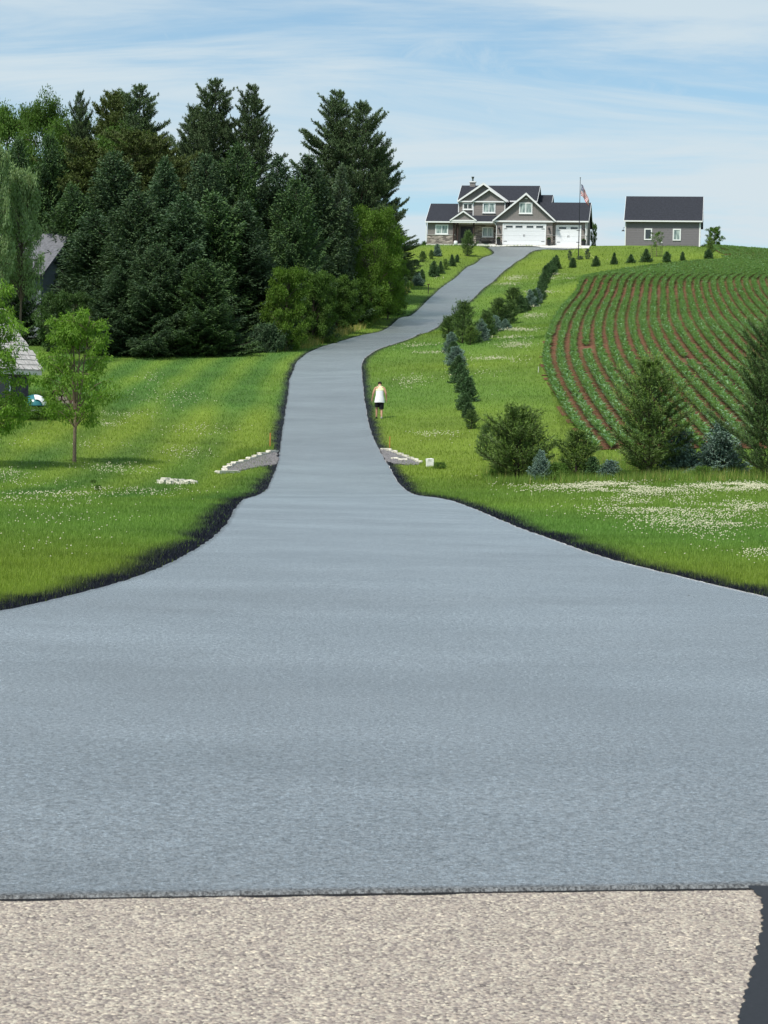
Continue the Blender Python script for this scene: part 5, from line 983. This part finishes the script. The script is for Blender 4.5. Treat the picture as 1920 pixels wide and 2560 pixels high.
gravel('gravel_bed', [(950, 1126), (972, 1131), (996, 1140), (1022, 1150), (1050, 1162), (1015, 1164), (985, 1160), (968, 1155)], 1000)
def stake(px, yb, yt, d, label, wd=.05, top=None, material=None):
    q = hit1(px, yb); h = pt(px, yt, q[1])[2]-q[2]; e = empty('marker_stake', q, .3, label, 'stake', 'marker stakes by the drive'); MB().box(-wd/2, wd/2, -wd/2, wd/2, -.1, h).build('post', material, e, bevel=.004)
    if top: MB().box(-wd*1.6, wd*1.6, -wd*1.2, wd*1.2, h+.001, h+.09).build('cap', top, e)
    else: MB().box(-wd*.55, wd*.55, -wd*.55, wd*.55, h+.001, h+.03).build('cap', material, e)
m_or = mat('stake_orange', (.50, .22, .06), .7, .3, var=.2); stake(675, 1120, 1084, 0, 'thin orange wooden stake left of the culvert', .045, None, m_or); stake(974, 1120, 1093, 0, 'thin orange wooden stake right of the culvert', .04, None, m_or)
stake(1070.5, 735, 712, 0, 'dark post with a dark cap standing left of the upper drive', .07, mat('post_cap', (.10, .08, .03), .6, .3), mat('post_dark', (.03, .028, .02), .7, .3)); stake(1346, 932, 918, 0, 'short pale stake at the edge of the corn field', .035, None, mat('stake_pale', (.6, .6, .5), .7, .3))
# ---------------------------------------------------------------- person walking up the verge
pf = hit1(948, 1047); man = empty('person', pf, math.radians(2), 'person in a white sleeveless top and black shorts walking away beside the drive, head bowed', 'person')
m_skin = mat('skin', (.50, .27, .18), .6, .3, var=.06, vscale=20)
def skin(name, verts, edges, radii, material, parent, sub=2, root=0):
    me = bpy.data.meshes.new(name); me.from_pydata(verts, edges, []); me.materials.append(material); o = bpy.data.objects.new(name, me); col.objects.link(o); o.parent = parent
    s = o.modifiers.new('skin', 'SKIN'); s.use_smooth_shade = True
    L_ = me.skin_vertices[0].data if len(me.skin_vertices) else None
    if L_ is None: me.skin_vertices if False else None
    for i, r in enumerate(radii): L_[i].radius = r if isinstance(r, tuple) else (r, r)
    L_[root].use_root = True; ss = o.modifiers.new('sub', 'SUBSURF'); ss.levels = sub; ss.render_levels = sub; return o
V = [(0, 0, .90), (0, .01, 1.05), (0, .03, 1.22), (0, .07, 1.38), (0, .12, 1.47), (0, .17, 1.54), (0, .205, 1.60),          # pelvis .. head (bowed forward, away from the camera)
     (-.20, .06, 1.40), (-.29, .02, 1.16), (-.33, .08, .94), (-.34, .10, .86),                       # left arm (photo left)
     (.20, .06, 1.40), (.28, .00, 1.16), (.31, .07, .94), (.315, .09, .86),
     (-.09, .01, .86), (-.12, .08, .50), (-.12, .08, .14), (-.12, .10, .06), (-.12, .22, .04),
     (.09, .0, .86), (.10, .0, .46), (.10, -.13, .12), (.10, -.14, .06), (.10, -.03, .03)]
E = [(0,1),(1,2),(2,3),(3,4),(4,5),(5,6),(3,7),(7,8),(8,9),(9,10),(3,11),(11,12),(12,13),(13,14),(0,15),(15,16),(16,17),(17,18),(18,19),(0,20),(20,21),(21,22),(22,23),(23,24)]
R_ = [(.15,.11),(.145,.10),(.155,.11),(.15,.10),(.06,.06),(.085,.09),(.07,.08),.062,.046,.030,(.036,.02),.062,.046,.030,(.036,.02),.095,.062,.042,.04,.03,.095,.062,.042,.04,.03]
for hand, s in ((10, -1), (14, 1)):
    hx, hy, hz = V[hand]
    for j, (dx_, dy_, l_) in enumerate(((-.5, .028, .075), (-.2, .010, .085), (-.1, -.010, .08), (-.2, -.028, .06))):
        a = len(V); V += [(hx+s*.008, hy+dy_, hz-.045), (hx+s*.006-s*.004, hy+dy_+.006, hz-.045-l_*.5), (hx-s*.008, hy+dy_+.014, hz-.045-l_)]; E += [(hand, a), (a, a+1), (a+1, a+2)]; R_ += [.010, .009, .007]
    a = len(V); V += [(hx-s*.02, hy+.03, hz-.01), (hx-s*.03, hy+.055, hz-.045)]; E += [(hand, a), (a, a+1)]; R_ += [.011, .008]
body = None
try:
    me_ = bpy.data.meshes.new('t'); me_.from_pydata(V, E, []); me_.materials.append(m_skin); body = bpy.data.objects.new('body', me_); col.objects.link(body); body.parent = man
    s = body.modifiers.new('skin', 'SKIN'); s.use_smooth_shade = True
    if not len(me_.skin_vertices):
        with bpy.context.temp_override(object=body, active_object=body): bpy.ops.mesh.customdata_skin_add()
    for i, r in enumerate(R_): me_.skin_vertices[0].data[i].radius = r if isinstance(r, tuple) else (r, r)
    me_.skin_vertices[0].data[0].use_root = True; ss = body.modifiers.new('sub', 'SUBSURF'); ss.levels = 2; ss.render_levels = 2; me_.name = 'body'
except Exception as ex: print('SKINFAIL', ex)
def loft(name, rings, material, k=20, cap=True, open_top=False):
    m = MB(); vs = []
    for (cx_, cy_, cz_, rx, ry) in rings: vs += [(cx_+rx*math.cos(2*math.pi*j/k), cy_+ry*math.sin(2*math.pi*j/k), cz_+.006*math.sin(3*2*math.pi*j/k)) for j in range(k)]
    n = len(rings); m.add(vs, [(i*k+j, i*k+(j+1) % k, (i+1)*k+(j+1) % k, (i+1)*k+j) for i in range(n-1) for j in range(k)]+([tuple(range((n-1)*k, n*k))] if cap else [])); return m.build(name, material, man, True)
loft('tank_top', [(0, .0, .74, .235, .175), (0, .0, .80, .23, .172), (0, .005, .95, .205, .155), (0, .02, 1.10, .175, .135), (0, .04, 1.24, .18, .135), (0, .055, 1.34, .185, .13), (0, .08, 1.42, .17, .10), (0, .10, 1.475, .11, .075), (0, .12, 1.50, .07, .06)], mat('cotton_white', (.80, .80, .80), .9, .1, var=.06, vscale=12, bump=.5, bscale=9, bdist=.03))
loft('shoulder_panel', [(0, .055, 1.29, .20, .146), (.01, .075, 1.40, .195, .126), (.01, .095, 1.465, .14, .092), (0, .115, 1.49, .085, .07)], mat('cotton_lime', (.80, .86, .42), .9, .1, var=.04, vscale=12), cap=True)
m_sh = mat('shorts_black', (.012, .012, .015), .9, .2, var=.2); sho = MB(); k = 16; vs = []
for cx_ in (-.095, .09):
    b = len(vs); dy_ = .05 if cx_ < 0 else 0; vs2 = []
    for z, rx, ry in ((.44 if cx_ > 0 else .52, .105, .11), (.60, .11, .12), (.74, .11, .125), (.86, .09, .10)): vs2 += [(cx_+rx*math.cos(2*math.pi*j/k), dy_*(1-(z-.45)*2)+ry*math.sin(2*math.pi*j/k), z) for j in range(k)]
    sho.add(vs2, [(i*k+j, i*k+(j+1) % k, (i+1)*k+(j+1) % k, (i+1)*k+j) for i in range(3) for j in range(k)])
sho.build('shorts', m_sh, man, True)
hr = MB().lathe([(.03, -.075), (.083, -.04), (.094, .0), (.085, .045), (.05, .075), (.01, .085)], (0, .20, 1.615), 14, 1, 1.08).build('hair', mat('hair_dark', (.02, .016, .012), .8, .2), man, True)
for x, y, z, a, nm in ((-.12, .14, .0, 0, 'shoe'), (.10, -.11, .0, 0, 'shoe')):
    MB().lathe([(.05, .0), (.055, .02), (.045, .07), (.035, .10)], (x, y, z), 12, 1.0, 2.3).build(nm, m_sh if x < 0 else mat('shoe_grey', (.30, .28, .26), .8, .2), man, True)
# small stray leaves and pebbles on the drive
for px, py, s in ((1133, 1507, .012), (895, 2077, .005), (1505, 1628, .009), (1722, 1497, .014)):
    q = hit1(px, py); o = MB().add([(-s, 0, 0), (0, -s*.6, .3*s), (s, 0, 0), (0, s*.6, .3*s), (0, 0, .6*s)], [(0, 1, 4), (1, 2, 4), (2, 3, 4), (3, 0, 4), (0, 3, 2, 1)]).build('fallen_leaf', mb_bark); o.location = (q[0], q[1], q[2]+.034 if q[1] > 16 else q[2]+.017+.0024*(q[1]-8)); meta(o, 'tiny dark fallen leaf on the grey driveway', 'leaf', 'fallen leaves on the driveway')
